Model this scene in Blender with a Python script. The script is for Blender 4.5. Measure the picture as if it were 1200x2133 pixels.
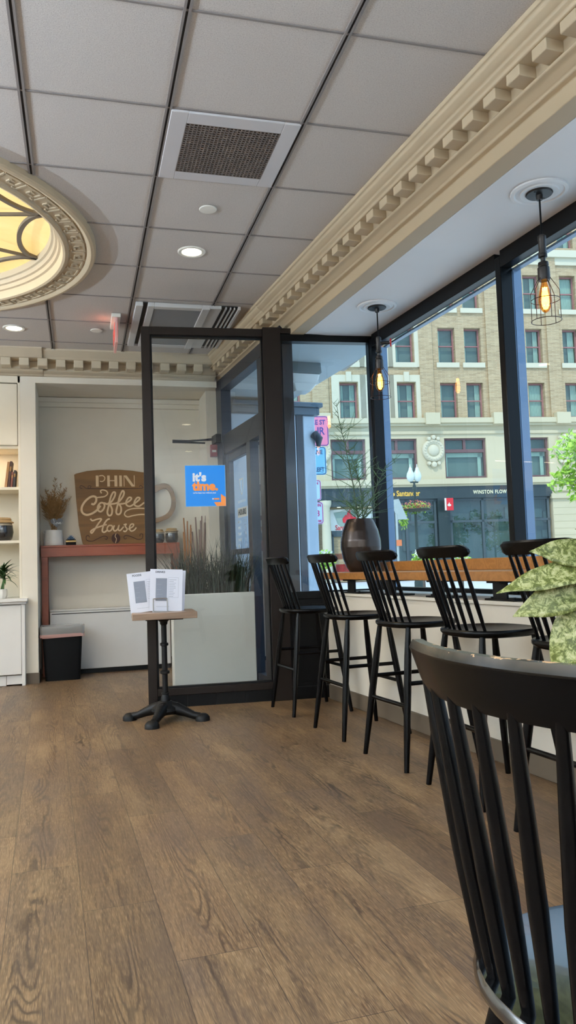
import bpy, bmesh, math, random
from mathutils import Matrix, Vector, Euler
for _o in list(bpy.data.objects): bpy.data.objects.remove(_o)
S = bpy.context.scene
COL = S.collection
PI = math.pi
random.seed(7)
def R(d): return math.radians(d)

# ------------------------------------------------------------------ camera, world, sun, exposure
F_PX = 1623.7
PITCH, ROLL, YAW = 0.068716, -0.034416, 0.262043
EYE = 0.98
fw = Vector((math.sin(YAW)*math.cos(PITCH), math.cos(YAW)*math.cos(PITCH), math.sin(PITCH)))
rt = Vector((math.cos(YAW), -math.sin(YAW), 0)); up = rt.cross(fw)
c_, s_ = math.cos(ROLL), math.sin(ROLL)
rt2 = c_*rt + s_*up; up2 = -s_*rt + c_*up
cam_d = bpy.data.cameras.new('camera'); cam = bpy.data.objects.new('camera', cam_d); COL.objects.link(cam)
M = Matrix(((rt2.x, up2.x, -fw.x, 0), (rt2.y, up2.y, -fw.y, 0), (rt2.z, up2.z, -fw.z, EYE), (0, 0, 0, 1)))
cam.matrix_world = M
cam_d.sensor_fit = 'VERTICAL'; cam_d.sensor_height = 36; cam_d.lens = 36*F_PX/2133
cam_d.clip_start = 0.05; cam_d.clip_end = 400
S.camera = cam

world = bpy.data.worlds.new('world'); S.world = world; world.use_nodes = True
wn = world.node_tree; bg = wn.nodes['Background']
bg.inputs[0].default_value = (0.50, 0.74, 1.0, 1); bg.inputs[1].default_value = 2.1

sun_d = bpy.data.lights.new('sun', 'SUN'); sun = bpy.data.objects.new('sun', sun_d); COL.objects.link(sun)
sun_d.energy = 1.9; sun_d.angle = R(0.6); sun_d.color = (1.0, 0.93, 0.80)
sun.rotation_euler = Vector((0.42, 0.55, -0.80)).to_track_quat('-Z', 'Y').to_euler()

S.view_settings.view_transform = 'Standard'; S.view_settings.look = 'None'
S.view_settings.gamma = 1.0; S.view_settings.use_curve_mapping = False
S.view_settings.exposure = 0.0
S.cycles.use_denoising = True
S.cycles.max_bounces = 10; S.cycles.diffuse_bounces = 5; S.cycles.glossy_bounces = 4
S.cycles.transparent_max_bounces = 24; S.cycles.transmission_bounces = 6
S.cycles.sample_clamp_indirect = 6.0
S.cycles.caustics_reflective = False; S.cycles.caustics_refractive = False

WARM = (1.0, 0.93, 0.84)
FILL_BLUE = (0.64, 0.81, 1.0)
CAN_W, UPLIGHT_W = 35.0, 690.0

# ------------------------------------------------------------------ frames
# W: window wall (u along depth, v outwards), P: partition line, F: facade across the street
A = R(5.2)
MW = Matrix.Translation((1.85, 3.87, 0)) @ Matrix(((-math.sin(A), math.cos(A), 0, 0), (math.cos(A), math.sin(A), 0, 0), (0, 0, 1, 0), (0, 0, 0, 1)))
MP = Matrix.Translation((0.455, 5.70, 0)) @ Matrix.Rotation(R(-4.2), 4, 'Z')
B = R(6.5); FD = 45.0
# local facade axes: x = s (right), y = depth (away from the street side), z up
MF = Matrix(((math.cos(B), math.sin(B), 0, math.sin(B)*FD), (-math.sin(B), math.cos(B), 0, math.cos(B)*FD), (0, 0, 1, 0), (0, 0, 0, 1)))
def MFd(D): return Matrix(((math.cos(B), math.sin(B), 0, math.sin(B)*D), (-math.sin(B), math.cos(B), 0, math.cos(B)*D), (0, 0, 1, 0), (0, 0, 0, 1)))
I4 = Matrix.Identity(4)
def W(u, v, z=0): return MW @ Vector((u, v, z))
H = 2.99        # ceiling
ZS = 2.73       # soffit over the window bay

# ------------------------------------------------------------------ materials
def lin(c): return tuple((x/255/12.92 if x/255 <= .04045 else ((x/255+.055)/1.055)**2.4) for x in c) + (1,)
class NT:
    def __init__(s, name):
        s.m = bpy.data.materials.new(name); s.m.use_nodes = True; s.t = s.m.node_tree
        s.b = s.t.nodes['Principled BSDF']; s.out = s.t.nodes['Material Output']
    def n(s, kind, ins=None, **kw):
        nd = s.t.nodes.new(kind)
        for k, v in kw.items(): setattr(nd, k, v)
        for k, v in (ins or {}).items():
            if isinstance(v, bpy.types.NodeSocket): s.t.links.new(v, nd.inputs[k])
            else: nd.inputs[k].default_value = v
        return nd
    def math(s, op, a, b=0.0, c=0.0):
        return s.n('ShaderNodeMath', {0: a, 1: b, 2: c}, operation=op).outputs[0]
    def mix(s, f, a, b, bt='MIX'):
        nd = s.n('ShaderNodeMix', data_type='RGBA', blend_type=bt)
        for k, v in ((0, f), (6, a), (7, b)):
            if isinstance(v, bpy.types.NodeSocket): s.t.links.new(v, nd.inputs[k])
            else: nd.inputs[k].default_value = v
        return nd.outputs[2]
    def ramp(s, f, stops):
        nd = s.n('ShaderNodeValToRGB', {0: f}); e = nd.color_ramp.elements
        while len(e) < len(stops): e.new(0.5)
        for i, (p, c) in enumerate(stops): e[i].position = p; e[i].color = c
        return nd.outputs[0]
    def link(s, a, b): s.t.links.new(a, b)
    def obj(s): return s.n('ShaderNodeTexCoord').outputs['Object']
    def map(s, v, sc=(1, 1, 1), rot=(0, 0, 0), loc=(0, 0, 0)):
        return s.n('ShaderNodeMapping', {0: v, 1: loc, 2: rot, 3: sc}).outputs[0]
    def noise(s, v, scale, detail=3, rough=.5, dist=0):
        return s.n('ShaderNodeTexNoise', {'Vector': v, 'Scale': scale, 'Detail': detail, 'Roughness': rough, 'Distortion': dist}).outputs[0]
    def bump(s, h, strength=.3, dist=.01):
        s.link(s.n('ShaderNodeBump', {'Height': h, 'Strength': strength, 'Distance': dist}).outputs[0], s.b.inputs['Normal'])
def plain(name, c, rough=.5, metal=0, spec=.5, var=.04, scale=6, bump=0, bscale=60, coat=0):
    k = NT(name); k.b.inputs['Roughness'].default_value = rough; k.b.inputs['Metallic'].default_value = metal
    k.b.inputs['Specular IOR Level'].default_value = spec; k.b.inputs['Coat Weight'].default_value = coat
    cc = lin(c); o = k.obj()
    n = k.noise(o, scale, 3)
    d = tuple(x*(1-var) for x in cc[:3])+(1,); u_ = tuple(min(1, x*(1+var)) for x in cc[:3])+(1,)
    k.link(k.mix(n, d, u_), k.b.inputs['Base Color'])
    if bump: k.bump(k.noise(o, bscale, 2), bump, .003)
    return k.m
def emis(name, c, e):
    k = NT(name); k.b.inputs['Base Color'].default_value = lin(c); k.b.inputs['Emission Color'].default_value = lin(c)
    k.b.inputs['Emission Strength'].default_value = e; return k.m
def wood(name, c1, c2, axis=0, rough=.45, sc=1.0, rings=14):
    k = NT(name); o = k.obj(); s = [9*sc]*3; s[axis] = .8*sc
    v = k.map(o, tuple(s)); n = k.noise(v, 1.0, 3, .55, .5)
    r = k.math('SINE', k.math('MULTIPLY', n, rings*3.0)); r = k.math('MULTIPLY_ADD', r, .5, .5)
    s2 = [160*sc]*3; s2[axis] = 5*sc; f = k.noise(k.map(o, tuple(s2)), 1.0, 2)
    t = k.math('MULTIPLY_ADD', r, .5, k.math('MULTIPLY', f, .5))
    k.link(k.mix(t, lin(c1), lin(c2)), k.b.inputs['Base Color']); k.b.inputs['Roughness'].default_value = rough
    k.bump(f, .12, .002); return k.m
def glass(name, tint=(1, 1, 1), ior=1.45, boost=1.0):
    k = NT(name); k.t.nodes.remove(k.b)
    ge = k.n('ShaderNodeNewGeometry'); dt = k.n('ShaderNodeVectorMath', {0: ge.outputs['Normal'], 1: ge.outputs['Incoming']}, operation='DOT_PRODUCT').outputs['Value']
    fr = k.math('POWER', k.math('SUBTRACT', 1.0, k.math('ABSOLUTE', dt)), 5.0)
    fr = k.math('MINIMUM', k.math('MULTIPLY', k.math('MULTIPLY_ADD', fr, .92, .045), boost), 1.0)
    tr = k.n('ShaderNodeBsdfTransparent', {0: tint+(1,)}); gl = k.n('ShaderNodeBsdfGlossy', {'Color': (1, 1, 1, 1), 'Roughness': 0.0})
    mx = k.n('ShaderNodeMixShader', {0: fr, 1: tr.outputs[0], 2: gl.outputs[0]}); k.link(mx.outputs[0], k.out.inputs[0]); return k.m

def floor_mat():
    k = NT('plank_floor'); o = k.obj()
    v = k.n('ShaderNodeVectorRotate', {'Vector': o, 'Angle': R(-2.2)}, rotation_type='Z_AXIS').outputs[0]
    sp = k.n('ShaderNodeSeparateXYZ', {0: v}); x, y = sp.outputs[0], sp.outputs[1]
    cx = k.math('DIVIDE', k.math('SUBTRACT', x, .085), .211); col = k.math('FLOOR', cx); fx = k.math('FRACT', cx)
    yy = k.math('DIVIDE', k.math('ADD', k.math('SUBTRACT', y, 2.415), k.math('MULTIPLY', col, .385)), 1.22)
    row = k.math('FLOOR', yy); fy = k.math('FRACT', yy)
    cb = k.n('ShaderNodeCombineXYZ', {0: col, 1: row, 2: 0.0}).outputs[0]
    wn_ = k.n('ShaderNodeTexWhiteNoise', {'Vector': cb}, noise_dimensions='3D'); r1 = wn_.outputs[0]
    sc = k.n('ShaderNodeSeparateColor', {0: wn_.outputs[1]}); r2, r3 = sc.outputs[0], sc.outputs[1]
    # cathedral grain: contour lines of a long noise
    gx = k.math('ADD', k.math('MULTIPLY', fx, 1.15), k.math('MULTIPLY', r1, 31.0))
    gy = k.math('ADD', k.math('MULTIPLY', y, .52), k.math('MULTIPLY', r2, 17.0))
    g = k.n('ShaderNodeCombineXYZ', {0: gx, 1: gy, 2: k.math('MULTIPLY', r3, 9.0)}).outputs[0]
    n1 = k.noise(g, 1.25, 2, .40, .15)
    wob = k.noise(k.n('ShaderNodeCombineXYZ', {0: k.math('MULTIPLY', x, 60.), 1: k.math('MULTIPLY', y, 22.), 2: r1}).outputs[0], 1.0, 2)
    ph = k.math('ADD', k.math('MULTIPLY', n1, 185.0), k.math('MULTIPLY', wob, 4.2))
    ring = k.math('MULTIPLY_ADD', k.math('SINE', ph), .5, .5); ring = k.math('POWER', ring, 2.2)
    band = k.n('ShaderNodeMapRange', {0: k.math('ABSOLUTE', k.math('SUBTRACT', fx, k.math('MULTIPLY_ADD', r2, .5, .25))), 1: .08, 2: .34, 3: 1.0, 4: .22}).outputs[0]
    mask = k.math('MULTIPLY', band, k.n('ShaderNodeMapRange', {0: k.noise(g, 2.3, 1), 1: .40, 2: .56, 3: .15, 4: 1.0}).outputs[0])
    fine = k.noise(k.map(v, (150, 7, 1)), 1.0, 4, .65)
    fine2 = k.noise(k.map(v, (620, 26, 1)), 1.0, 1)
    mid = k.noise(k.n('ShaderNodeCombineXYZ', {0: k.math('ADD', k.math('MULTIPLY', x, 16.), k.math('MULTIPLY', r1, 40.)), 1: k.math('MULTIPLY', y, 1.3), 2: r2}).outputs[0], 1.0, 3, .6)
    base = k.mix(mid, lin((80, 60, 42)), lin((168, 136, 100)))
    base = k.mix(k.math('MULTIPLY', k.n('ShaderNodeMapRange', {0: fine, 1: .35, 2: .7}).outputs[0], .85), base, lin((66, 47, 32)))
    base = k.mix(k.math('MULTIPLY', k.n('ShaderNodeMapRange', {0: fine2, 1: .5, 2: .75}).outputs[0], .65), base, lin((190, 162, 126)))
    base = k.mix(k.math('MULTIPLY', k.math('MULTIPLY', ring, mask), .88), base, lin((52, 38, 28)))
    big = k.noise(k.n('ShaderNodeCombineXYZ', {0: k.math('MULTIPLY', x, 5.), 1: k.math('MULTIPLY', y, 1.6), 2: r1}).outputs[0], 1.0, 4, .65)
    base = k.mix(k.n('ShaderNodeMapRange', {0: big, 1: .42, 2: .68, 3: 0.0, 4: .55}).outputs[0], base, lin((88, 74, 66)))
    base = k.mix(k.n('ShaderNodeMapRange', {0: big, 1: .30, 2: .46, 3: .45, 4: 0.0}).outputs[0], base, lin((166, 140, 108)))
    # knots
    vo = k.n('ShaderNodeTexVoronoi', {'Vector': k.n('ShaderNodeCombineXYZ', {0: k.math('MULTIPLY', x, 2.6), 1: k.math('MULTIPLY', y, 1.5), 2: 0.0}).outputs[0], 'Scale': 1.0, 'Randomness': 1.0}).outputs[0]
    kn = k.n('ShaderNodeMapRange', {0: vo, 1: .025, 2: .06, 3: 1.0, 4: 0.0}).outputs[0]
    base = k.mix(k.math('MULTIPLY', kn, .75), base, lin((58, 52, 48)))
    # per plank tone
    base = k.mix(k.math('MULTIPLY', r1, .22), base, lin((118, 86, 56)))
    hs = k.n('ShaderNodeHueSaturation', {'Value': k.math('MULTIPLY_ADD', r3, .26, .74), 'Saturation': 1.06, 'Color': base}).outputs[0]
    ex = k.math('LESS_THAN', k.math('MINIMUM', fx, k.math('SUBTRACT', 1.0, fx)), .0055)
    ey = k.math('LESS_THAN', k.math('MINIMUM', fy, k.math('SUBTRACT', 1.0, fy)), .0010)
    e = k.math('MAXIMUM', ex, ey)
    c = k.mix(k.math('MULTIPLY', e, .75), hs, lin((44, 34, 26)))
    k.link(c, k.b.inputs['Base Color'])
    rg = k.math('MULTIPLY_ADD', fine, .16, .36); k.link(rg, k.b.inputs['Roughness'])
    k.b.inputs['Specular IOR Level'].default_value = .5
    hh = k.math('SUBTRACT', k.math('MULTIPLY', k.math('SUBTRACT', 1.0, k.math('MULTIPLY', ring, mask)), .6), k.math('MULTIPLY', e, 1.0))
    k.bump(hh, .22, .002)
    return k.m
def tile_mat():
    k = NT('acoustic_tile'); o = k.obj()
    a = k.noise(o, 210, 3, .7); b = k.noise(o, 3.0, 2)
    c = k.ramp(a, [(.30, lin((170, 162, 156))), (.5, lin((196, 189, 183))), (.70, lin((206, 200, 194)))])
    k.link(k.mix(k.math('MULTIPLY', b, .2), c, lin((176, 168, 162))), k.b.inputs['Base Color'])
    k.b.inputs['Roughness'].default_value = .95; k.b.inputs['Specular IOR Level'].default_value = .1
    k.bump(a, .3, .002); return k.m
def brick_mat(name, c1, c2, mortar, bw=.5, bh=.085):
    k = NT(name); o = k.obj()
    v = k.n('ShaderNodeSeparateXYZ', {0: o}); cc = k.n('ShaderNodeCombineXYZ', {0: v.outputs[0], 1: v.outputs[2], 2: v.outputs[1]}).outputs[0]
    br = k.n('ShaderNodeTexBrick', {'Vector': cc, 'Color1': lin(c1), 'Color2': lin(c2), 'Mortar': lin(mortar), 'Scale': 1.0, 'Mortar Size': .012, 'Brick Width': bw, 'Row Height': bh})
    n = k.noise(k.map(o, (1, 1, 6)), 1.2, 3)
    n = k.n('ShaderNodeMapRange', {0: k.noise(k.map(o, (1.2, 1, 9)), 1.6, 4, .7), 1: .35, 2: .68}).outputs[0]
    k.link(k.mix(k.math('MULTIPLY', n, .60), br.outputs[0], lin((204, 184, 148))), k.b.inputs['Base Color'])
    k.b.inputs['Roughness'].default_value = .9; return k.m
def variegated_mat():
    k = NT('variegated_leaf'); o = k.obj()
    n = k.noise(o, 52, 6, .8, .5); m = k.noise(o, 6, 2)
    c = k.ramp(n, [(.44, lin((36, 58, 24))), (.49, lin((96, 112, 54))), (.55, lin((176, 180, 128))), (.70, lin((212, 214, 176)))])
    c = k.mix(k.math('MULTIPLY', m, .45), c, lin((150, 150, 60)))
    k.link(c, k.b.inputs['Base Color']); k.b.inputs['Roughness'].default_value = .45
    k.bump(k.noise(o, 40, 3), .4, .004); return k.m

m_floor = floor_mat(); m_tile = tile_mat()
m_tbar = plain('ceiling_grid_grey', (128, 120, 116), .6)
m_slot = plain('dark_slot', (38, 35, 34), .8)
m_wall = plain('cream_wall', (224, 218, 205), .75, bump=.05)
m_white = plain('white_paint', (226, 222, 212), .55)
m_white2 = plain('white_laminate', (224, 223, 220), .35)
m_soff = plain('soffit_white', (228, 230, 234), .55, var=.02)
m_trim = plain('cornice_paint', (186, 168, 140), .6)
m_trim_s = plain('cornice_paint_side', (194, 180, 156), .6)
m_base = plain('taupe_vinyl', (96, 84, 70), .6)
m_bronze = plain('dark_bronze_metal', (32, 25, 21), .42, 0, spec=.2)
m_black_fr = plain('black_anodised', (6, 7, 9), .32, 0, spec=.2)
m_blackp = plain('black_paint_panel', (7, 7, 8), .45, spec=.2)
m_blackw = plain('black_lacquer_wood', (5, 5, 6), .26, spec=.14, var=.2)
m_seatb = plain('black_lacquer_seat', (5, 6, 8), .16, spec=.9, var=.2, coat=.6)
m_blackm = plain('black_cast_iron', (9, 9, 10), .5, 0, spec=.25, bump=.2)
m_blackpl = plain('black_plastic', (6, 6, 7), .55, spec=.15)
m_pane = glass('clear_pane', (.93, .97, .98))
m_pane_b = glass('cool_pane', (.84, .94, .98), 1.45, 1.5)
m_counter = wood('oak_counter', (140, 90, 42), (172, 118, 62), 0, .3)
m_tabtop = wood('table_top_wood', (120, 96, 78), (158, 130, 106), 0, .35)
m_cherry = wood('cherry_wood', (118, 52, 26), (146, 70, 38), 0, .4, rings=5)
m_signw = wood('sign_board_wood', (96, 66, 30), (132, 94, 48), 0, .6, sc=.8, rings=6)
m_orangew = wood('stand_wood', (150, 84, 26), (180, 106, 38), 2, .45)
m_signl = plain('sign_letter_wood', (216, 188, 150), .6)
m_burnt = plain('burnt_brown', (58, 30, 18), .7)
m_steel = plain('brushed_steel', (180, 180, 182), .3, .9)
m_iron = plain('gunmetal_pipe', (58, 56, 56), .4, .8)
m_wire = plain('copper_dark_wire', (60, 40, 34), .4, .7)
m_red = plain('red_enamel', (190, 28, 34), .4)
m_grassd = plain('dark_grass', (20, 38, 24), .5, var=.5, scale=30)
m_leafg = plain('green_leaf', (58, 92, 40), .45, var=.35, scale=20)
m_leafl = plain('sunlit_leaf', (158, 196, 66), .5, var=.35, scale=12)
m_stemg = plain('green_stem', (74, 84, 58), .6, var=.2)
m_stemd = plain('dark_twig', (58, 52, 46), .7)
m_pamp = plain('dry_pampas', (158, 122, 76), .9, var=.35, scale=40)
m_varg = variegated_mat()
m_bark = plain('bark', (92, 82, 72), .9, var=.25, bump=.5)

# ------------------------------------------------------------------ mesh builder
class MB:
    def __init__(s, M=I4): s.v = []; s.f = []; s.M = M
    def add(s, vs, fs, M=None):
        m = s.M @ M if M is not None else s.M
        o = len(s.v); s.v += [tuple(m @ Vector(p)) for p in vs]; s.f += [tuple(o+i for i in f) for f in fs]; return s
    def box(s, x0, x1, y0, y1, z0, z1, M=None):
        return s.add([(x0, y0, z0), (x1, y0, z0), (x1, y1, z0), (x0, y1, z0), (x0, y0, z1), (x1, y0, z1), (x1, y1, z1), (x0, y1, z1)],
                     [(0, 3, 2, 1), (4, 5, 6, 7), (0, 1, 5, 4), (1, 2, 6, 5), (2, 3, 7, 6), (3, 0, 4, 7)], M)
    def quad(s, a, b, c, d, M=None): return s.add([a, b, c, d], [(0, 1, 2, 3)], M)
    def tube(s, pts, rads, n=10, caps=True, M=None, closed=False):
        pts = [Vector(p) for p in pts]
        if not isinstance(rads, (list, tuple)): rads = [rads]*len(pts)
        vs = []; fs = []; prev = None; L = len(pts)
        for i, p in enumerate(pts):
            if closed: t = pts[(i+1) % L]-pts[i-1]
            else: t = (pts[min(i+1, L-1)]-pts[max(i-1, 0)])
            t = t.normalized() if t.length > 1e-9 else Vector((0, 0, 1))
            if prev is None:
                a = Vector((0, 0, 1)) if abs(t.z) < .9 else Vector((1, 0, 0)); nx = t.cross(a).normalized()
            else:
                nx = (prev-t*prev.dot(t)).normalized()
            prev = nx; ny = t.cross(nx)
            for j in range(n):
                an = 2*PI*j/n; vs.append(p+(nx*math.cos(an)+ny*math.sin(an))*rads[i])
        m = L if closed else L-1
        for i in range(m):
            for j in range(n):
                a = i*n+j; b = i*n+(j+1) % n; c = ((i+1) % L)*n+(j+1) % n; d = ((i+1) % L)*n+j; fs.append((a, b, c, d))
        if caps and not closed: fs += [tuple(range(n-1, -1, -1)), tuple((L-1)*n+j for j in range(n))]
        return s.add(vs, fs, M)
    def lathe(s, prof, n=32, M=None, c=(0, 0), closed=False, cap=True):
        vs = []; fs = []
        for (r, z) in prof:
            for j in range(n): a = 2*PI*j/n; vs.append((c[0]+r*math.cos(a), c[1]+r*math.sin(a), z))
        L = len(prof)
        for i in range(L if closed else L-1):
            k = (i+1) % L
            for j in range(n): fs.append((i*n+j, i*n+(j+1) % n, k*n+(j+1) % n, k*n+j))
        if cap and not closed: fs += [tuple(range(n-1, -1, -1)), tuple((L-1)*n+j for j in range(n))]
        return s.add(vs, fs, M)
    def prism(s, poly, z0, z1, M=None):
        n = len(poly); vs = [(x, y, z0) for x, y in poly]+[(x, y, z1) for x, y in poly]
        fs = [tuple(range(n-1, -1, -1)), tuple(range(n, 2*n))]+[(i, (i+1) % n, n+(i+1) % n, n+i) for i in range(n)]
        return s.add(vs, fs, M)
    def extrude(s, prof, a, b, M=None):
        """profile of (y,z) points swept along local x from a to b, closed"""
        n = len(prof); vs = [(a, y, z) for y, z in prof]+[(b, y, z) for y, z in prof]
        fs = [tuple(range(n)), tuple(range(2*n-1, n-1, -1))]+[(i, n+i, n+(i+1) % n, (i+1) % n) for i in range(n)]
        return s.add(vs, fs, M)
    def ribbon(s, pts, w, z0, z1, M=None):
        """flat stroke in the XY plane"""
        P = [Vector((p[0], p[1])) for p in pts]; n = len(P)
        if not isinstance(w, (list, tuple)): w = [w]*n
        L_, R_ = [], []
        for i in range(n):
            t = P[min(i+1, n-1)]-P[max(i-1, 0)]; t = t.normalized() if t.length > 1e-9 else Vector((1, 0)); nn = Vector((-t.y, t.x))
            L_.append(P[i]+nn*w[i]/2); R_.append(P[i]-nn*w[i]/2)
        vs = [(q.x, q.y, z) for z in (z0, z1) for q in L_+R_]; fs = []; k = 2*n
        for i in range(n-1):
            fs += [(k+i, k+n+i, k+n+i+1, k+i+1), (i, i+1, n+i+1, n+i), (i, k+i, k+i+1, i+1), (n+i, n+i+1, k+n+i+1, k+n+i)]
        fs += [(0, n, k+n, k), (n-1, k+n-1, k+2*n-1, 2*n-1)]
        return s.add(vs, fs, M)
    def build(s, name, mat, parent=None, smooth=False, bevel=0, seg=2, angle=40, kind=None, label=None):
        me = bpy.data.meshes.new(name); me.from_pydata(s.v, [], s.f); me.materials.append(mat)
        bm = bmesh.new(); bm.from_mesh(me); bmesh.ops.recalc_face_normals(bm, faces=bm.faces); bm.to_mesh(me); bm.free()
        if smooth:
            me.shade_smooth(); me.set_sharp_from_angle(angle=R(angle))
        o = bpy.data.objects.new(name, me); COL.objects.link(o)
        if parent is not None: o.parent = parent
        if bevel:
            b = o.modifiers.new('bevel', 'BEVEL'); b.width = bevel; b.segments = seg; b.limit_method = 'ANGLE'; b.angle_limit = R(35)
            me.shade_smooth(); me.set_sharp_from_angle(angle=R(50))
        if kind: o['kind'] = kind
        if label: o['label'] = label
        return o
def tag(o, label, cat, group=None, kind=None):
    o['label'] = label; o['category'] = cat
    if group: o['group'] = group
    if kind: o['kind'] = kind
    return o
def thing(name, label, cat, loc=(0, 0, 0), rz=0, group=None):
    o = bpy.data.objects.new(name, None); COL.objects.link(o); o.location = loc; o.rotation_euler = (0, 0, rz)
    o.empty_display_size = .1
    return tag(o, label, cat, group)
def copy_tree(o, parent=None):
    c = o.copy(); COL.objects.link(c); c.parent = parent
    for ch in list(o.children): copy_tree(ch, c)
    return c
def struct(mb, name, mat, parent=None, **kw):
    o = mb.build(name, mat, parent, **kw)
    if parent is None: o['kind'] = 'structure'
    return o
def sempty(name, M=I4):
    o = bpy.data.objects.new(name, None); COL.objects.link(o); o['kind'] = 'structure'; return o
def smooth_path(pts, k=6):
    P = [Vector(p) for p in pts]; P = [P[0]]+P+[P[-1]]; out = []
    for i in range(1, len(P)-2):
        for j in range(k):
            t = j/k; a, b, c, d = P[i-1], P[i], P[i+1], P[i+2]
            out.append(.5*((2*b)+(c-a)*t+(2*a-5*b+4*c-d)*t*t+(3*b-a-3*c+d)*t**3))
    out.append(P[-2]); return out
def text(name, body, size, mat, parent, M, extrude=.001, bold=0, align='CENTER', sx=1, spacing=1, kind=None):
    cu = bpy.data.curves.new(name, 'FONT'); cu.body = body; cu.size = size; cu.extrude = extrude; cu.offset = bold
    cu.align_x = align; cu.align_y = 'CENTER'; cu.space_character = spacing; cu.resolution_u = 3
    t = bpy.data.objects.new(name, cu); me = bpy.data.meshes.new_from_object(t); bpy.data.objects.remove(t); bpy.data.curves.remove(cu)
    me.transform(M @ Matrix.Diagonal((sx, 1, 1, 1))); me.materials.clear(); me.materials.append(mat); me.name = name
    o = bpy.data.objects.new(name, me); COL.objects.link(o)
    if parent is not None: o.parent = parent
    if kind: o['kind'] = kind
    return o
UP = Matrix.Rotation(PI/2, 4, 'X')     # text standing up, facing local -y
def T(x, y, z): return Matrix.Translation((x, y, z))

# ================================================================== SETTING
fl = MB(); fl.prism([(-5, -5), tuple(W(-9.2, .1)[:2]), tuple(W(1.75, .1)[:2]), tuple(W(1.75, -.07)[:2]), tuple(W(4.35, -.07)[:2]), (-5, 8.3)], -.15, 0)
struct(fl, 'floor', m_floor)
m_conc = plain('sunlit_concrete', (226, 224, 218), .85, var=.08, scale=1.5)
m_asph = plain('pale_road', (206, 208, 210), .9, var=.1, scale=2)
g = MB(MW); g.box(-30, 60, .1, 7, -.3, -.04); g.box(1.75, 60, -.07, .1, -.3, -.04); struct(g, 'floor_sidewalk', m_conc)
g = MB(MW); g.box(-30, 70, 7, 60, -.4, -.14); g.box(4.4, 60, -20, -.07, -.4, -.05); struct(g, 'floor_road', m_asph)

# walls off to the sides and behind the camera, and the back wall with its niche
w = MB(); w.box(-5.2, -5, -5.2, 8.5, 0, 3.3); struct(w, 'wall_left', m_wall)
w = MB(); w.box(-5.2, 3.2, -5.4, -5, 0, 3.3); struct(w, 'wall_rear', m_wall)
YF, YN = 7.47, 8.12
w = MB(); w.box(-5.2, 1.40, YN, YN+.2, 0, 3.3); w.box(-.512, -.378, YF, YN, 0, 2.83); w.box(-.378, 1.32, YF, YN, 2.75, 2.84)
w.box(-5.2, 1.32, YF, YN, 2.83, 3.2); w.box(-.378, 1.32, YN-.07, YN, 2.70, 2.745); w.box(-.378, 1.32, YN-.04, YN, 2.655, 2.70)
w.box(-5.2, -2.2, YF, YN, 0, 2.83)
w.box(1.235, 1.40, 7.62, YN, 0, 2.80)
struct(w, 'wall_back', m_wall)
w = MB(); w.box(-.516, -.374, YF-.012, YF, 0, .095); w.box(-.378, -.37, YF, 7.8, 0, .095); w.box(.86, 1.235, YN-.012, YN, 0, .095)
struct(w, 'baseboard_back', m_base)
# low wall under the bay window, sill ledge, end panel
w = MB(MW); w.box(-9.2, 1.66, .06, .20, 0, .755); w.box(-9.2, 1.70, .20, .62, -.1, .70)
struct(w, 'wall_window', m_wall)
w = MB(MW); w.box(-9.2, 1.66, .045, .60, .755, .775); struct(w, 'trim_1', m_white, bevel=.004)
w = MB(MW); w.box(-9.2, 1.66, .048, .06, 0, .105); struct(w, 'baseboard_window', m_base, bevel=.004)

# ---- ceiling with a round opening
CX, CY, CR = -1.26, 4.88, 1.385
cl = MB(); X0, X1, Y0, Y1 = -5.1, 2.7, -5.1, 7.6
angs = sorted([2*PI*i/96 for i in range(96)]+[math.atan2(y-CY, x-CX) % (2*PI) for x in (X0, X1) for y in (Y0, Y1)])
vs = []
for a in angs:
    dx, dy = math.cos(a), math.sin(a)
    t = min([(X1-CX)/dx if dx > 1e-9 else 9e9, (X0-CX)/dx if dx < -1e-9 else 9e9, (Y1-CY)/dy if dy > 1e-9 else 9e9, (Y0-CY)/dy if dy < -1e-9 else 9e9])
    vs += [(CX+dx*(CR-.03), CY+dy*(CR-.03), H), (CX+dx*t, CY+dy*t, H)]
n_ = len(angs); cl.add(vs, [(2*i, 2*i+1, 2*((i+1) % n_)+1, 2*((i+1) % n_)) for i in range(n_)])
struct(cl, 'ceiling', m_tile)
rf = MB(); rf.prism([(-5.2, -5.4), tuple(W(-9.4, .62)[:2]), tuple(W(1.75, .62)[:2]), tuple(W(4.35, -.12)[:2]), (-5.2, 8.4)], 3.2, 3.35); struct(rf, 'ceiling_slab', m_white)
gb = MB(); gs = MB()
gx0, gy0, TL = -.207, 3.27, .61
for k in range(-7, 5):
    x = gx0+k*TL; segs = []
    ymax = 7.17
    if x > .9: ymax = min(ymax, 3.87+(1.85-.37-x)/.0910)
    d = CR**2-(x-CX)**2
    if d > 0: h = math.sqrt(d); segs = [(-5, CY-h), (CY+h, ymax)]
    else: segs = [(-5, ymax)]
    for a, b in segs:
        if b > a:
            gb.box(x-.015, x-.005, a, b, H-.008, H+.001); gb.box(x+.005, x+.015, a, b, H-.008, H+.001); gs.box(x-.005, x+.005, a, b, H-.003, H+.001)
for j in range(-14, 7):
    y = gy0+j*TL; xm = 1.85-.370-.0910*(y-3.87); d = CR**2-(y-CY)**2; segs = [(-5, xm)]
    if d > 0: h = math.sqrt(d); segs = [(-5, CX-h), (CX+h, xm)]
    for a, b in segs: gb.box(a, b, y-.005, y+.005, H-.005, H+.001)
struct(gb, 'trim_2', m_tbar); struct(gs, 'trim_3', m_slot)

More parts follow.
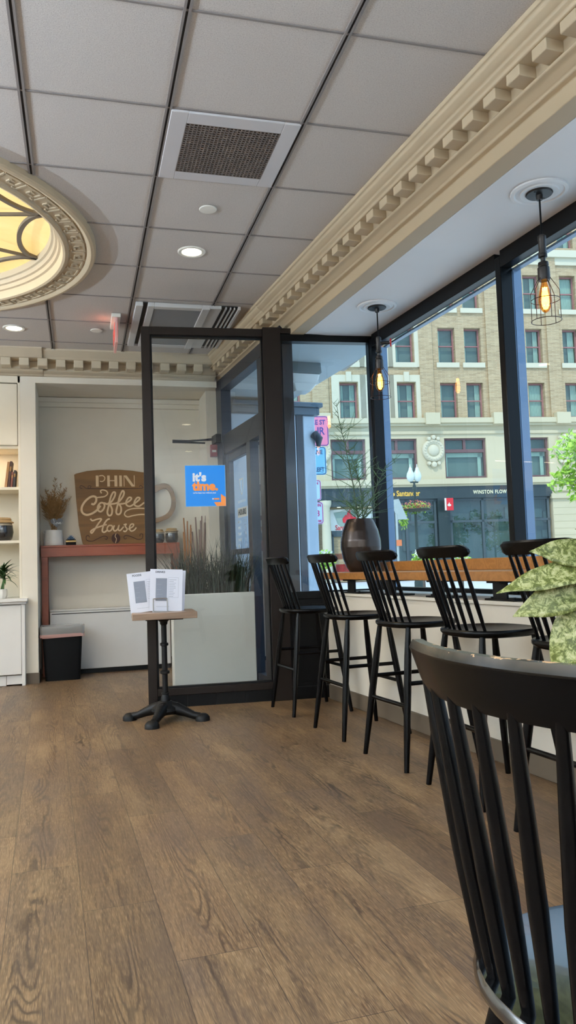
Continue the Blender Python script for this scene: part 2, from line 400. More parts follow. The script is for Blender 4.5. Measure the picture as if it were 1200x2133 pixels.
# ---- plaster cornice along the windows and along the back wall
prof = [(-.362, 3.05), (-.362, 2.972), (-.350, 2.968), (-.345, 2.955), (-.325, 2.942), (-.312, 2.937), (-.310, 2.928), (-.296, 2.920), (-.290, 2.906), (-.200, 2.906),
        (-.200, 2.862), (-.210, 2.856), (-.206, 2.846), (-.190, 2.842), (-.176, 2.838), (-.160, 2.822), (-.152, 2.818), (-.150, 2.806), (-.125, 2.800), (-.125, 2.731), (-.02, 2.731), (-.02, 3.05)]
c = MB(MW); c.extrude(prof, -9.2, 1.86)
u = -9.1
while u < 3.9:
    c.box(u-.042, u+.042, -.282, -.198, 2.862, 2.908); u += .1605
prof2 = [p for p in prof if p[0] < -.15]+[(-.12, 2.80), (-.12, 3.05)]
c.extrude(prof2, 1.86, 3.93)
struct(c, 'trim_4', m_trim, bevel=.004)
pb = [(7.145, 3.05), (7.145, 2.975), (7.165, 2.965), (7.185, 2.945), (7.215, 2.935), (7.225, 2.925), (7.235, 2.915), (7.365, 2.915), (7.365, 2.845), (7.355, 2.838), (7.372, 2.828), (7.43, 2.822), (7.44, 2.810), (7.469, 2.806), (7.469, 3.05)]
c = MB(); c.extrude(pb, -.30, 1.30); c.extrude([(y-.03 if y < 7.4 else y, z) for y, z in pb], -5.0, -.30)
x = -.398-.16*20
while x < 1.2:
    yy = -.03 if x < -.3 else 0
    c.box(x-.042, x+.042, 7.245+yy, 7.37+yy, 2.848, 2.917); x += .157
struct(c, 'trim_5', m_trim_s, bevel=.004)
# soffit of the window bay and the porch outside it
w = MB(MW); w.box(-9.2, 1.70, -.02, .66, ZS, ZS+.35); struct(w, 'ceiling_bay', m_soff)
w = MB(MW); w.box(1.70, 8, -.10, .72, ZS+.01, ZS+.4); struct(w, 'ceiling_porch', plain('porch_soffit', (196, 206, 212), .6))

# ---- windows
m_fin = plain('blue_grey_aluminium', (104, 128, 156), .3, .3)
def bar(mb, u0, u1, v0, v1, z0, z1): mb.box(u0, u1, v0, v1, z0, z1)
mull = [1.585, -.024, -1.56, -3.16, -4.76, -6.36, -7.96]
for i in range(len(mull)-1):
    a, b = mull[i], mull[i+1]
    wd = sempty('window_%d' % (i+1))
    f = MB(MW)
    f.box(b-.025, b+.025, .485, .565, .775, 2.70)
    if i == 0: f.box(a+.02, a+.075, .485, .565, .70, 2.70)
    f.box(b+.025, a+(.02 if i == 0 else -.025), .485, .555, 2.635, 2.735); f.box(b+.025, a+(.02 if i == 0 else -.025), .49, .555, .775, .80)
    f.build('window_frame', m_black_fr, wd, bevel=.003)
    f = MB(MW); f.box(b-.022, b+.022, .565, .572, .775, 2.64); f.box(b-.026, b+.026, .572, .625, .775, 2.64); f.box(b+.026, a-.026, .565, .60, 2.622, 2.635)
    if i == 0: f.box(a+.024, a+.076, .565, .62, .775, 2.64)
    f.build('outer_fin', m_fin, wd)
    p = MB(MW); p.quad((b+.022, .53, .80), (a+(.02 if i == 0 else -.022), .53, .80), (a+(.02 if i == 0 else -.022), .53, 2.635), (b+.022, .53, 2.635)); p.build('pane', m_pane, wd)

# ---- glass partition (its own thing) and the side window of the bay in the same line
gp = thing('glass_partition', 'dark bronze framed glass screen standing behind the small menu table', 'glass partition', MP @ Vector((0, 0, 0)), R(-4.2))
def P_(name, mb, mat, **k): return mb.build(name, mat, gp, **k)
m = MB(); m.box(0, .065, -.03, .05, 0, 2.765); m.box(.065, .90, -.03, .05, 2.705, 2.765); m.box(.065, .90, -.03, .05, .085, .135)
P_('frame', m, m_bronze, bevel=.003)
m = MB()
for a, b, z0, z1 in ((.065, .078, .135, 2.705), (.888, .90, .135, 2.705), (.065, .90, .135, .147), (.065, .90, 2.693, 2.705)): m.box(a, b, -.012, .030, z0, z1)
P_('glazing_bead', m, m_blackp)
m = MB(); 
for i in range(4): m.box(.066+i*.209, .066+(i+1)*.209-.002, -.02, .03, 0, .085)
P_('plinth', m, m_blackp)
m = MB(); m.quad((.07, .009, .14), (.895, .009, .14), (.895, .009, 2.70), (.07, .009, 2.70)); P_('pane', m, m_pane)
m = MB(); m.box(.90, 1.035, -.045, .08, 0, 2.775); m.box(1.035, 1.12, -.03, .05, 2.735, 2.775); P_('end_post', m, m_bronze, bevel=.003)
wd = sempty('window_7')
m = MB(MP); m.box(1.035, 1.76, -.02, .06, 2.68, 2.735); m.box(1.035, 1.76, -.02, .06, .73, .785); m.box(1.035, 1.05, -.02, .06, .785, 2.68); m.box(1.73, 1.78, -.02, .06, .73, 2.735)
m.build('window_frame', m_black_fr, wd, bevel=.003)
m = MB(MP); m.quad((1.05, .02, .785), (1.73, .02, .785), (1.73, .02, 2.68), (1.05, .02, 2.68)); m.build('pane', m_pane_b, wd)
m = MB(MP); m.box(1.035, 1.80, -.01, .06, 0, .73); m.box(1.06, 1.76, -.018, -.01, .12, .69); m.box(1.035, 1.80, -.03, -.01, 0, .09); struct(m, 'wall_panel', m_blackp, bevel=.003)

# ---- storefront entrance wall beyond the partition
de = sempty('door_1')
m = MB(MW); m.box(3.60, 4.06, -.17, -.07, 0, 2.86); m.box(1.86, 3.60, -.17, -.07, 2.72, 2.86); m.box(1.86, 3.60, -.16, -.07, 2.08, 2.27)
m.box(2.745, 2.85, -.16, -.07, 0, 2.08); m.box(1.86, 2.48, -.16, -.07, 0, 2.86); m.box(2.48, 2.745, -.15, -.08, 0, .075)
m.build('door_frame', plain('slate_metal', (40, 46, 58), .35, .2), de, bevel=.003)
m = MB(MW); m.quad((2.48, -.12, 2.27), (3.60, -.12, 2.27), (3.60, -.12, 2.72), (2.48, -.12, 2.72)); m.build('transom_pane', m_pane_b, de)
m = MB(MW); m.quad((2.48, -.12, .075), (2.745, -.12, .075), (2.745, -.12, 2.08), (2.48, -.12, 2.08)); m.build('side_pane', m_pane_b, de)
m = MB(MW); m.box(2.86, 2.92, -.14, -.09, .01, 2.07); m.box(3.50, 3.59, -.14, -.09, .01, 2.07); m.box(2.92, 3.50, -.14, -.09, .01, .20); m.box(2.92, 3.50, -.14, -.09, 2.00, 2.07); m.box(2.92, 3.50, -.14, -.09, 1.10, 1.15)
lf = m.build('door_leaf', plain('door_metal', (52, 60, 74), .4, .2), de, bevel=.003)
m = MB(MW); m.quad((2.92, -.115, .2), (3.50, -.115, .2), (3.50, -.115, 2.0), (2.92, -.115, 2.0)); m.build('pane', m_pane_b, lf)
m_decal = plain('white_decal', (214, 220, 222), .6)


# lettering on the door glass: local x runs along -u so that it reads from inside
MX = MW @ T(3.16, -.118, 0) @ Matrix(((-1, 0, 0, 0), (0, 0, -1, 0), (0, 1, 0, 0), (0, 0, 0, 1)))
m = MB(MX)
m.ribbon([(-.07, 1.79), (.055, 1.79)], .014, 0, .002); m.ribbon(smooth_path([(-.045, 1.785), (-.04, 1.71), (-.01, 1.655), (.025, 1.66), (.045, 1.72), (.048, 1.79)]), .014, 0, .002)
m.add([(-.15, 1.44, 0), (.16, 1.44, 0), (.16, 1.53, 0), (-.15, 1.53, 0)], [(0, 1, 2, 3)])
m.build('cup_emblem', m_decal, de)
text('lettering', 'PHIN COFFEE BAR', .030, m_decal, de, MX @ T(0, 1.585, .001), .0005)
m_dk = plain('decal_dark', (70, 80, 90), .6)
text('lettering', 'HOURS', .075, m_dk, de, MX @ T(0, 1.485, .003), .0005, bold=.001)
days = ['MON', 'TUES', 'WEDS', 'THURS', 'FRI', 'SAT', 'SUN']
for i, d in enumerate(days):
    text('lettering', d, .036, m_decal, de, MX @ T(-.15, 1.40-i*.056, .001), .0005, align='LEFT', bold=.0008)
    text('lettering', '7 - 5', .036, m_decal, de, MX @ T(.06, 1.40-i*.056, .001), .0005, align='LEFT', bold=.0008)
m = MB(MW); m.box(3.62, 3.98, -.225, -.17, 2.20, 2.29); m.build('closer_box', m_black_fr, de, bevel=.006)
m = MB(); pa, pb_, pc = W(3.70, -.20, 2.25), W(4.0, -.38, 2.27), W(3.66, -.42, 2.27)
m.tube([pa, W(3.95, -.42, 2.265), W(3.98, -.58, 2.27)], .011, 8); m.tube([W(3.9, -.18, 2.24), W(3.98, -.58, 2.255)], .009, 8); m.build('closer_arm', m_black_fr, de, smooth=True)
fa = thing('fire_alarm', 'small dark red fire alarm box on the cream wall beside the entrance door', 'fire alarm', (1.296, 7.60, 2.14))
m = MB(); m.box(-.035, .035, -.03, .02, -.06, .06); m.build('case', plain('alarm_red', (120, 30, 30), .4), fa, bevel=.006)
m = MB(); m.box(-.02, .02, -.036, -.03, -.015, .005); m.build('pull_bar', m_white, fa)

# ================================================================== CEILING THINGS
ld = thing('dome_light', 'large round glowing ceiling dome light with greek key plaster ring', 'ceiling light', (CX, CY, H))
m = MB(); m.lathe([(1.385, .05), (1.385, -.03), (1.375, -.038), (1.355, -.040), (1.335, -.030), (1.328, -.020), (1.225, -.020), (1.218, -.032), (1.20, -.036), (1.185, -.030), (1.178, -.010), (1.175, .02), (1.160, .025), (1.155, .05), (1.14, .055), (1.132, .08), (1.118, .085), (1.112, .115), (1.112, .14), (1.385, .14)], 128, closed=True)
m.build('plaster_ring', m_trim, ld, smooth=True, angle=30)
m = MB(); NK = 56
cell = [(0.0, 0), (0.0, 1), (.80, 1), (.80, .28), (.42, .28), (.42, .62), (.60, .62)]
def kp(t, r, k): a = 2*PI*(k+t)/NK; rr = 1.236+.078*r; return (rr*math.cos(a), rr*math.sin(a))
for k in range(NK):
    a = cell
    for i in range(len(a)-1):
        m.ribbon([kp(*a[i], k), kp(*a[i+1], k)], .011, -.027, -.018)
    m.ribbon([kp(0, 0, k), kp(-.20, 0, k)], .011, -.027, -.018)
m.build('greek_key_band', m_trim, ld)
m = MB(); m.lathe([(1.13, .12), (1.0, .15), (.6, .19), (0.01, .21)], 64, cap=False)
k = NT('dome_glass'); o_ = k.obj(); nn = k.noise(o_, 3.0, 4, .6, .8)
k.link(k.mix(nn, lin((255, 208, 110)), lin((255, 238, 178))), k.b.inputs['Emission Color']); k.b.inputs['Emission Strength'].default_value = .80
k.link(k.mix(nn, lin((150, 125, 70)), lin((170, 150, 100))), k.b.inputs['Base Color']); k.b.inputs['Roughness'].default_value = .4
m_dome = k.m
m.build('glass', m_dome, ld, smooth=True)
m = MB(); NM = 10; z0, z1 = .10, .118
m_munt = plain('dome_leading', (110, 98, 84), .6)
offs = R(-10.8)
for k in range(NM):
    a0, a1 = offs+2*PI*k/NM, offs+2*PI*(k+1)/NM; am = (a0+a1)/2
    m.ribbon([(.02*math.cos(a0), .02*math.sin(a0)), (1.13*math.cos(a0), 1.13*math.sin(a0))], .016, z0, z1)
    pts = []
    for i in range(25):
        t = i/24*2-1; a = am+t*(a1-a0)/2; r = 1.12-.19*math.sqrt(max(0, 1-t*t)); pts.append((r*math.cos(a), r*math.sin(a)))
    m.ribbon(pts, .028, z0, z1)
m.build('leading', m_munt, ld)
dl = bpy.data.lights.new('dome_lamp', 'AREA'); dl.shape = 'DISK'; dl.size = 2.0; dl.energy = 34; dl.color = (1, .80, .52)
do = bpy.data.objects.new('dome_lamp', dl); COL.objects.link(do); do.location = (0, 0, .09); do.parent = ld

cv = thing('ceiling_vent', 'square ceiling return vent with fine dark egg crate grille', 'vent', (.71, 3.572, H))
m = MB()
for a, b, c, d in ((-.295, -.218, -.297, .297), (.218, .295, -.297, .297), (-.218, .218, -.297, -.213), (-.218, .218, .217, .297)): m.box(a, b, c, d, -.014, -.002)
m.build('frame', plain('vent_white', (196, 192, 192), .5), cv, bevel=.003)
m = MB()
for i in range(25): x = -.218+.436*i/24; m.box(x-.0022, x+.0022, -.213, .217, -.014, .01)
for i in range(25): y = -.213+.43*i/24; m.box(-.218, .218, y-.0022, y+.0022, -.014, .01)
m.build('grille', plain('grille_brown', (120, 108, 100), .6), cv)
m = MB(); m.box(-.218, .218, -.213, .217, .012, .016); m.build('duct_backing', m_slot, cv)

def disc_cover(lb, x, y):
    t = thing('sprinkler_cover', lb, 'sprinkler', (x, y, H)); m = MB(); m.lathe([(.01, -.001), (.045, -.001), (.050, -.006), (.047, -.010), (.01, -.012)], 28)
    m.build('cover_plate', m_white, t, smooth=True); return t
disc_cover('small round white sprinkler cover plate on the ceiling beside the square vent', .721, 4.192)
disc_cover('small round white sprinkler cover plate on the ceiling near the exit sign', .16, 6.54)

m_lens = emis('lamp_lens', (255, 240, 205), 9.0)
def can(x, y, lb, first=None, grp=None):
    if first is None:
        t = thing('downlight', lb, 'ceiling light', (x, y, H), 0, grp)
        m = MB(); m.lathe([(.060, .0), (.064, -.006), (.082, -.008), (.088, -.003), (.088, .004), (.060, .004)], 36, closed=True); m.build('trim_ring', m_white, t, smooth=True)
        m = MB(); m.lathe([(.001, -.002), (.063, -.002), (.063, .006), (.001, .006)], 30); m.build('lens', m_lens, t)
        l = bpy.data.lights.new('downlight_lamp', 'SPOT'); l.energy = CAN_W; l.spot_size = R(125); l.spot_blend = .8; l.shadow_soft_size = .05; l.color = WARM
        o = bpy.data.objects.new('downlight_lamp', l); COL.objects.link(o); o.parent = t; o.location = (0, 0, -.02)
    else:
        t = copy_tree(first); t.location = (x, y, H); t['label'] = lb
    return t
c1 = can(.713, 4.803, 'round recessed ceiling downlight between the square vent and the glass screen')
can(-.493, 6.585, 'round recessed ceiling downlight above the white shelving at the back', c1)
for i, (x, y) in enumerate([(.71, .6), (.71, -1.9), (-1.6, 1.2), (-1.6, -1.6), (-3.6, 2.6), (-3.6, 6.2), (-2.2, 7.0), (-3.6, -1.6), (-.45, -3.4)]):  # extra downlights added out of view as fill, daylight alone is too dim
    t = can(x, y, 'added recessed fill downlight '+['just ahead of the viewer overhead', 'behind the viewer near the window side', 'left of the viewer in the middle of the room', 'behind and left of the viewer', 'in the far left part of the room', 'far left near the shelving wall', 'above the left end of the shelving', 'in the rear left corner of the room', 'by the rear wall'][i], c1); t['group'] = 'unseen downlights added as fill light'
# uplighters added out of view to brighten the ceiling and walls
g0 = None
for i, (x, y, lb) in enumerate([(-3.2, .8, 'added black fill uplighter left of the viewer'), (-2.8, -3.2, 'added black fill uplighter in the rear left of the room'), (.2, -3.6, 'added black fill uplighter at the rear wall'), (-4.3, 4.4, 'added black fill uplighter by the far left wall')]):
    if g0 is None:
        g0 = thing('fill_uplighter', lb, 'added fill lamp', (x, y, 0), 0, 'unseen uplighters added as fill light')
        m = MB(); m.lathe([(.001, 0), (.15, 0), (.15, .02), (.02, .03), (.001, .03)], 28); m.build('base', m_black_fr, g0, smooth=True, angle=30)
        m = MB(); m.tube([(0, 0, .02), (0, 0, 1.72)], .012, 10); m.build('pole', m_black_fr, g0, smooth=True)
        m = MB(); m.lathe([(.015, 1.70), (.08, 1.73), (.16, 1.80), (.17, 1.83), (.155, 1.82), (.07, 1.75), (.015, 1.73)], 28, closed=True); m.build('shade', m_black_fr, g0, smooth=True)
        l = bpy.data.lights.new('fill_uplight', 'AREA'); l.shape = 'DISK'; l.size = .22; l.energy = UPLIGHT_W; l.color = FILL_BLUE
        o = bpy.data.objects.new('fill_uplight', l); COL.objects.link(o); o.parent = g0; o.location = (0, 0, 1.80); o.rotation_euler = (PI, 0, 0)
    else:
        t = copy_tree(g0); t.location = (x, y, 0); t['label'] = lb

ac = thing('air_conditioner', 'white ceiling air conditioning cassette with slotted outlets above the glass screen', 'air conditioner', (.83, 6.31, H))
m_acw = plain('ac_white', (200, 198, 196), .45)
m = MB(); X0, X1, Y0, Y1 = -.40, .40, -.53, .55
m.box(-.40, -.345, Y0, Y1, -.035, -.002); m.box(-.31, -.26, Y0, Y1, -.035, -.002); m.box(-.26, .10, Y0, -.47, -.035, -.002); m.box(-.26, .10, .48, Y1, -.035, -.002); m.box(.10, .16, Y0, Y1, -.04, -.002)
m.box(.16, .25, Y0, Y1, -.030, -.002); m.box(.375, .40, Y0, Y1, -.03, -.002)
m.build('housing', m_acw, ac, bevel=.004)
m = MB(); m.box(-.26, .10, -.47, .48, -.030, -.004); m.build('return_panel', plain('ac_grey', (128, 130, 134), .5), ac)
for a, b in ((-.345, -.31), (.25, .375)):
    m = MB(); m.box(a, b, Y0, Y1, -.012, -.004); m.build('outlet_slot', m_slot, ac)
m = MB()
for x in (.285, .32, .35): m.box(x-.005, x+.005, Y0, Y1, -.028, -.008)
m.build('louver', m_acw, ac)

ex = thing('exit_sign', 'ceiling hung exit sign seen edge on glowing faint red', 'exit sign', (.30, 6.25, H))
m = MB(); m.box(-.035, .035, -.17, .17, -.03, -.001); m.build('mount', m_white, ex, bevel=.004)
k = NT('red_edge_acrylic'); k.b.inputs['Base Color'].default_value = lin((236, 196, 190)); k.b.inputs['Roughness'].default_value = .15
k.b.inputs['Emission Color'].default_value = lin((255, 90, 70)); k.b.inputs['Emission Strength'].default_value = .05; k.b.inputs['Alpha'].default_value = .8
m = MB(); m.box(-.010, .010, -.155, .155, -.23, -.03); m.build('panel', k.m, ex, bevel=.002)
m_exr = emis('exit_red', (214, 90, 80), .25)
text('lettering', 'EXIT', .15, m_exr, ex, T(.0115, 0, -.13) @ Matrix.Rotation(PI/2, 4, 'Z') @ UP, .001, bold=.004)
text('lettering', 'EXIT', .15, m_exr, ex, T(-.0115, 0, -.13) @ Matrix.Rotation(-PI/2, 4, 'Z') @ UP, .001, bold=.004)
l = bpy.data.lights.new('exit_glow', 'POINT'); l.energy = .16; l.color = (1, .30, .18); l.shadow_soft_size = .03
o = bpy.data.objects.new('exit_glow', l); COL.objects.link(o); o.parent = ex; o.location = (-.09, -.02, -.07)

# ---- pendant lamps over the counter
m_bulbg = glass('bulb_glass', (1.0, .62, .26), 1.45)
m_fil = emis('filament', (255, 190, 90), 40)
m_core = emis('bulb_glow', (255, 200, 110), 14.0)
def pendant(name_lb, pos, ring):
    t = thing('pendant_lamp', name_lb, 'pendant lamp', pos, 0)
    m = MB(); m.lathe([(.001, -.001), (.135, -.001), (.134, -.010), (.118, -.013), (.112, -.006), (.092, -.008), (.088, -.014), (.076, -.012), (.001, -.010)], 48); m.build('ceiling_rose', m_soff, t, smooth=True, angle=25)
    m = MB(); m.lathe([(.001, -.010), (.062, -.010), (.064, -.015), (.060, -.020), (.016, -.022), (.014, -.045), (.001, -.045)], 32)
    for a in (30, 210): m.lathe([(.001, -.019), (.004, -.019), (.004, -.023), (.001, -.023)], 8, c=(.045*math.cos(R(a)), .045*math.sin(R(a))))
    m.build('canopy', m_iron, t, smooth=True, angle=30)
    m = MB(); m.tube([(0, 0, -.04), (0, 0, -.22)], .0045, 8); m.build('cord', m_black_fr, t, smooth=True)
    m = MB(); m.lathe([(.001, -.215), (.012, -.217), (.019, -.222), (.020, -.240), (.018, -.245), (.018, -.310), (.021, -.313), (.021, -.326), (.012, -.330), (.011, -.346), (.024, -.352), (.025, -.366), (.022, -.372), (.028, -.378), (.029, -.430), (.026, -.440), (.001, -.440)], 24)
    m.tube([(.0, .0, -.335), (.0, .030, -.335)] if ring else [(0, 0, -.30), (.02, 0, -.30)], .007, 8)
    m.build('socket', m_iron, t, smooth=True, angle=30)
    if ring:   # iron tee with a red valve wheel
        v = MB(); d = (.80, -.35)
        v.tube([(0, 0, -.262), (d[0]*.085, d[1]*.085, -.262)], .012, 10); v.build('side_pipe', m_iron, t, smooth=True)
        v = MB(); c_ = Vector((d[0]*.095, d[1]*.095, -.262)); a_ = Vector((-d[1], d[0], 0)).normalized()
        v.tube([c_+a_*.024*math.cos(2*PI*i/16)+Vector((0, 0, .024*math.sin(2*PI*i/16))) for i in range(16)], .005, 6, closed=True)
        for i in range(4): an = PI*i/2; v.tube([c_, c_+a_*.024*math.cos(an)+Vector((0, 0, .024*math.sin(an)))], .0035, 6)
        v.build('valve_wheel', m_red, t, smooth=True)
    zb = -.44
    prof_b = [(.013, zb+.01), (.015, zb-.015), (.024, zb-.045), (.031, zb-.075), (.032, zb-.10), (.027, zb-.130), (.014, zb-.150), (.001, zb-.156)]
    m = MB(); m.lathe(prof_b, 24, cap=False); m.build('bulb', m_bulbg, t, smooth=True, angle=80)
    fm = MB()
    for i in range(6):
        a, b = 2*PI*i/6, 2*PI*(i+.5)/6; fm.tube([(.010*math.cos(a), .010*math.sin(a), zb-.035), (.013*math.cos(b), .013*math.sin(b), zb-.125)], .0026, 6); fm.tube([(.013*math.cos(b), .013*math.sin(b), zb-.125), (.010*math.cos(2*PI*(i+1)/6), .010*math.sin(2*PI*(i+1)/6), zb-.035)], .0026, 6)
    fm.build('filament', m_fil, t)
    m = MB(); m.lathe([(.001, zb-.030), (.011, zb-.040), (.0165, zb-.075), (.0175, zb-.110), (.011, zb-.136), (.001, zb-.140)], 16); m.build('glowing_core', m_core, t, smooth=True)
    m = MB(); rc = .066; zt, zm, zl = zb-.055, zb-.095, zb-.195
    for i in range(6):
        a = 2*PI*i/6+.3; cx, cy = math.cos(a), math.sin(a)
        m.tube([(.027*cx, .027*cy, zb+.012), (rc*cx, rc*cy, zt), (rc*1.02*cx, rc*1.02*cy, zl)], .0018, 6)
    for z, r in ((zm, rc), (zl, rc*1.05)): m.tube([(r*math.cos(2*PI*i/36), r*math.sin(2*PI*i/36), z) for i in range(36)], .0018, 6, closed=True)
    m.build('wire_cage', m_wire, t, smooth=True)
    return t
pendant('caged filament pendant with a red valve wheel, hanging over the potted branches', W(.985, .225, ZS), True)
pendant('caged filament pendant lamp at the upper right, in front of the second window', W(-.717, .239, ZS), False)

# ================================================================== BAR AND STOOLS
bc = thing('bar_counter', 'long oak bar counter with raised back board along the window', 'counter', W(0, 0, 0), A)
MBc = Matrix(((0, 1, 0, 0), (1, 0, 0, 0), (0, 0, 1, 0), (0, 0, 0, 1)))     # (u,v,z) -> local (x=v, y=u)
m = MB(MBc); m.box(-2.4, 1.60, 0.0, .39, .872, .920)
o = m.build('countertop', m_counter, bc, bevel=.003)
m = MB(MBc); m.box(-2.4, 1.60, .355, .39, .92, .985); m.build('back_board', m_counter, bc, bevel=.003)
for u in (1.22, .64, .085, -.49, -1.06, -1.64):
    m = MB(MBc); m.box(u-.055, u+.055, .055, .068, .777, .872); m.box(u-.12, u+.12, .050, .16, .776, .785); m.box(u-.055, u+.055, .02, .20, .862, .872)
    for s in (-.09, .09): m.lathe([(.001, .785), (.008, .785), (.008, .793), (.001, .793)], 8, c=(u+s, .075))
    m.build('bracket', m_blackm, bc, bevel=.002)

def spindle_seat(t, P, mat):
    """seat, crest rail, spindles, legs and stretchers; faces local +x"""
    sz, th = P['seat_z'], P['seat_t']; a, b = P['seat_rx'], P['seat_ry']
    m = MB(); rings = []
    n = 40; prof = [(0.0, 0), (.55, 0), (.86, .004), (.97, .006), (1.0, -.002), (1.0, -.012), (.95, -th+.004), (.86, -th), (0.0, -th)]
    vs = []; fs = []
    for (s, dz) in prof:
        for j in range(n):
            an = 2*PI*j/n; cx, cy = math.cos(an), math.sin(an); e = P.get('sq', .8)
            X = a*math.copysign(abs(cx)**e, cx); Y = b*math.copysign(abs(cy)**e, cy)
            vs.append((X*s, Y*s, sz+dz-(.010*(1-s)**.5 if dz >= 0 else 0)))
    for i in range(len(prof)-1):
        for j in range(n): fs.append((i*n+j, i*n+(j+1) % n, (i+1)*n+(j+1) % n, (i+1)*n+j))
    m.add(vs, fs); m.build('seat', P.get('seat_mat', mat), t, smooth=True, angle=50)
    L, zt, hh, xt, sag, lean, thk = P['L'], P['zt'], P['hh'], P['xt'], P['sag'], P['lean'], P['thk']
    def cr(tt, z):   # point on the crest centre line
        f = (zt-z)/hh
        return Vector((xt+lean*f+sag*tt*tt, L/2*tt, z))
    m = MB(); N = 32; vs = []; fs = []
    for i in range(N+1):
        tt = -1+2*i/N; e = abs(tt); nx = Vector((-1, 2*sag*tt/(L/2), 0)).normalized() if False else Vector((1, -2*sag*tt/(L/2), 0)).normalized()
        drop = P['drop']*max(0, (e-.80)/.20)**2*hh; rise = P['rise']*(max(0, (e-.86)/.14)**2)*hh
        zs = [zt-hh+rise, zt-drop]; hw = thk/2*(1 if e < .97 else .55)
        c0, c1_ = cr(tt, zs[0]), cr(tt, zs[1]); q = .15*(zs[1]-zs[0])
        ring = [c0-nx*hw+Vector((0, 0, q)), c0-nx*hw*.5, c0+nx*hw*.5, c0+nx*hw+Vector((0, 0, q)), c1_+nx*hw-Vector((0, 0, q)), c1_+nx*hw*.6, c1_-nx*hw*.6, c1_-nx*hw-Vector((0, 0, q))]
        vs += ring
    for i in range(N):
        for j in range(8): fs.append((i*8+j, i*8+(j+1) % 8, (i+1)*8+(j+1) % 8, (i+1)*8+j))
    fs += [tuple(range(7, -1, -1)), tuple(N*8+j for j in range(8))]
    m.add(vs, fs); m.build('crest_rail', P.get('crest_mat', mat), t, smooth=True, angle=38)
    ns = P['ns']
    for i in range(ns):
        q = -1+2*i/(ns-1); pb_ = Vector((P['bx']+P['bs']*q*q, P['bh']*q, sz-.01)); pt = cr(q*P['tf'], zt-hh*.8)
        r = P['sr']; k = [pb_.lerp(pt, f) for f in (0, .12, .4, .7, 1)]
        m = MB(); m.tube(k, [r*.75, r*.9, r*1.15, r*1.0, r*.72], 10); m.build('spindle', mat, t, smooth=True)
    tx, ty, fx, fy = P['legs']; foot = {}
    for sx in (-1, 1):
        for sy in (-1, 1):
            p0 = Vector((sx*tx, sy*ty, sz-th+.004)); p1 = Vector((sx*fx, sy*fy, 0)); foot[(sx, sy)] = (p0, p1)
            r = P['lr']; k = [p0.lerp(p1, f) for f in (0, .2, .45, .75, 1)]
            m = MB(); m.tube(k, [r*.75, r*1.05, r*1.12, r*.95, r*.72], 12); m.build('leg', mat, t, smooth=True)
    def at(c, z): p0, p1 = foot[c]; return p0.lerp(p1, (p0.z-z)/(p0.z-p1.z))
    for c0, c1_, z in (((-1, -1), (-1, 1), P['st'][0]), ((1, -1), (1, 1), P['st'][1]), ((-1, -1), (1, -1), P['st'][2]), ((-1, 1), (1, 1), P['st'][2])):
        m = MB(); m.tube([at(c0, z), at(c1_, z)], P['str'], 10); m.build('stretcher', mat, t, smooth=True)
STOOL = dict(seat_z=.685, seat_t=.028, seat_rx=.185, seat_ry=.205, L=.40, zt=1.04, hh=.050, xt=-.245, sag=.035, lean=.012, thk=.030, drop=.35, rise=.35,
             ns=7, bx=-.135, bs=.025, bh=.150, tf=.80, sr=.0085, legs=(.125, .145, .205, .212), lr=.0165, st=(.295, .30, .40), str=.0105)
m_crest = plain('black_lacquer_worn', (5, 5, 6), .26, spec=.12, var=.2)
labels = ['black spindle back bar stool farthest away, against the dark panel', 'black spindle back bar stool second from the glass screen',
          'black spindle back bar stool standing in front of the big branch pot', 'black spindle back bar stool fourth from the glass screen, left of the window mullion',
          'black spindle back bar stool closest to the variegated plant']
st0 = None
for i, (u, v, rz) in enumerate([(1.335, -.225, 0), (.545, -.225, 0), (-.175, -.235, 1), (-.815, -.24, -1), (-1.47, -.26, 0)]):
    p = W(u, v)
    if st0 is None:
        st0 = thing('bar_stool', labels[0], 'stool', p, A+R(rz), 'spindle back stools along the counter'); spindle_seat(st0, STOOL, m_blackw); t = st0
    else:
        t = copy_tree(st0); t['label'] = labels[i]
    t.location = p; t.rotation_euler = (0, 0, A+R(rz))

# foreground chair, with chipped paint along the crest top
k = NT('chipped_black_paint'); o_ = k.obj(); sp = k.n('ShaderNodeSeparateXYZ', {0: o_})
nn = k.noise(k.map(o_, (1, 1, 2.5)), 38, 4, .7); edge = k.n('ShaderNodeMapRange', {0: sp.outputs[2], 1: .858, 2: .872}).outputs[0]
ch = k.math('GREATER_THAN', k.math('MULTIPLY', nn, edge), .57)
wear = k.math('MULTIPLY', edge, k.n('ShaderNodeMapRange', {0: k.noise(o_, 14, 3), 1: .3, 2: .6}).outputs[0])
k.b.inputs['Specular IOR Level'].default_value = .10
c = k.mix(k.math('MULTIPLY', wear, .35), lin((5, 5, 6)), lin((120, 110, 92))); c = k.mix(ch, c, lin((196, 158, 118)))
k.link(c, k.b.inputs['Base Color']); k.link(k.math('MULTIPLY_ADD', ch, .4, .22), k.b.inputs['Roughness'])
CHAIR = dict(seat_z=.450, seat_t=.030, seat_rx=.215, seat_ry=.222, sq=.9, L=.415, zt=.872, hh=.070, xt=-.254, sag=.050, lean=.018, thk=.022, drop=.10, rise=.15,
             ns=7, bx=-.189, bs=.020, bh=.122, tf=.92, sr=.0105, legs=(.13, .13, .20, .20), lr=.017, st=(.22, .22, .17), str=.010, crest_mat=k.m, seat_mat=m_seatb)
dc = thing('dining_chair', 'black spindle back dining chair in the foreground with chipped crest rail', 'chair', (.685, .859, 0), .079)
spindle_seat(dc, CHAIR, m_blackw)

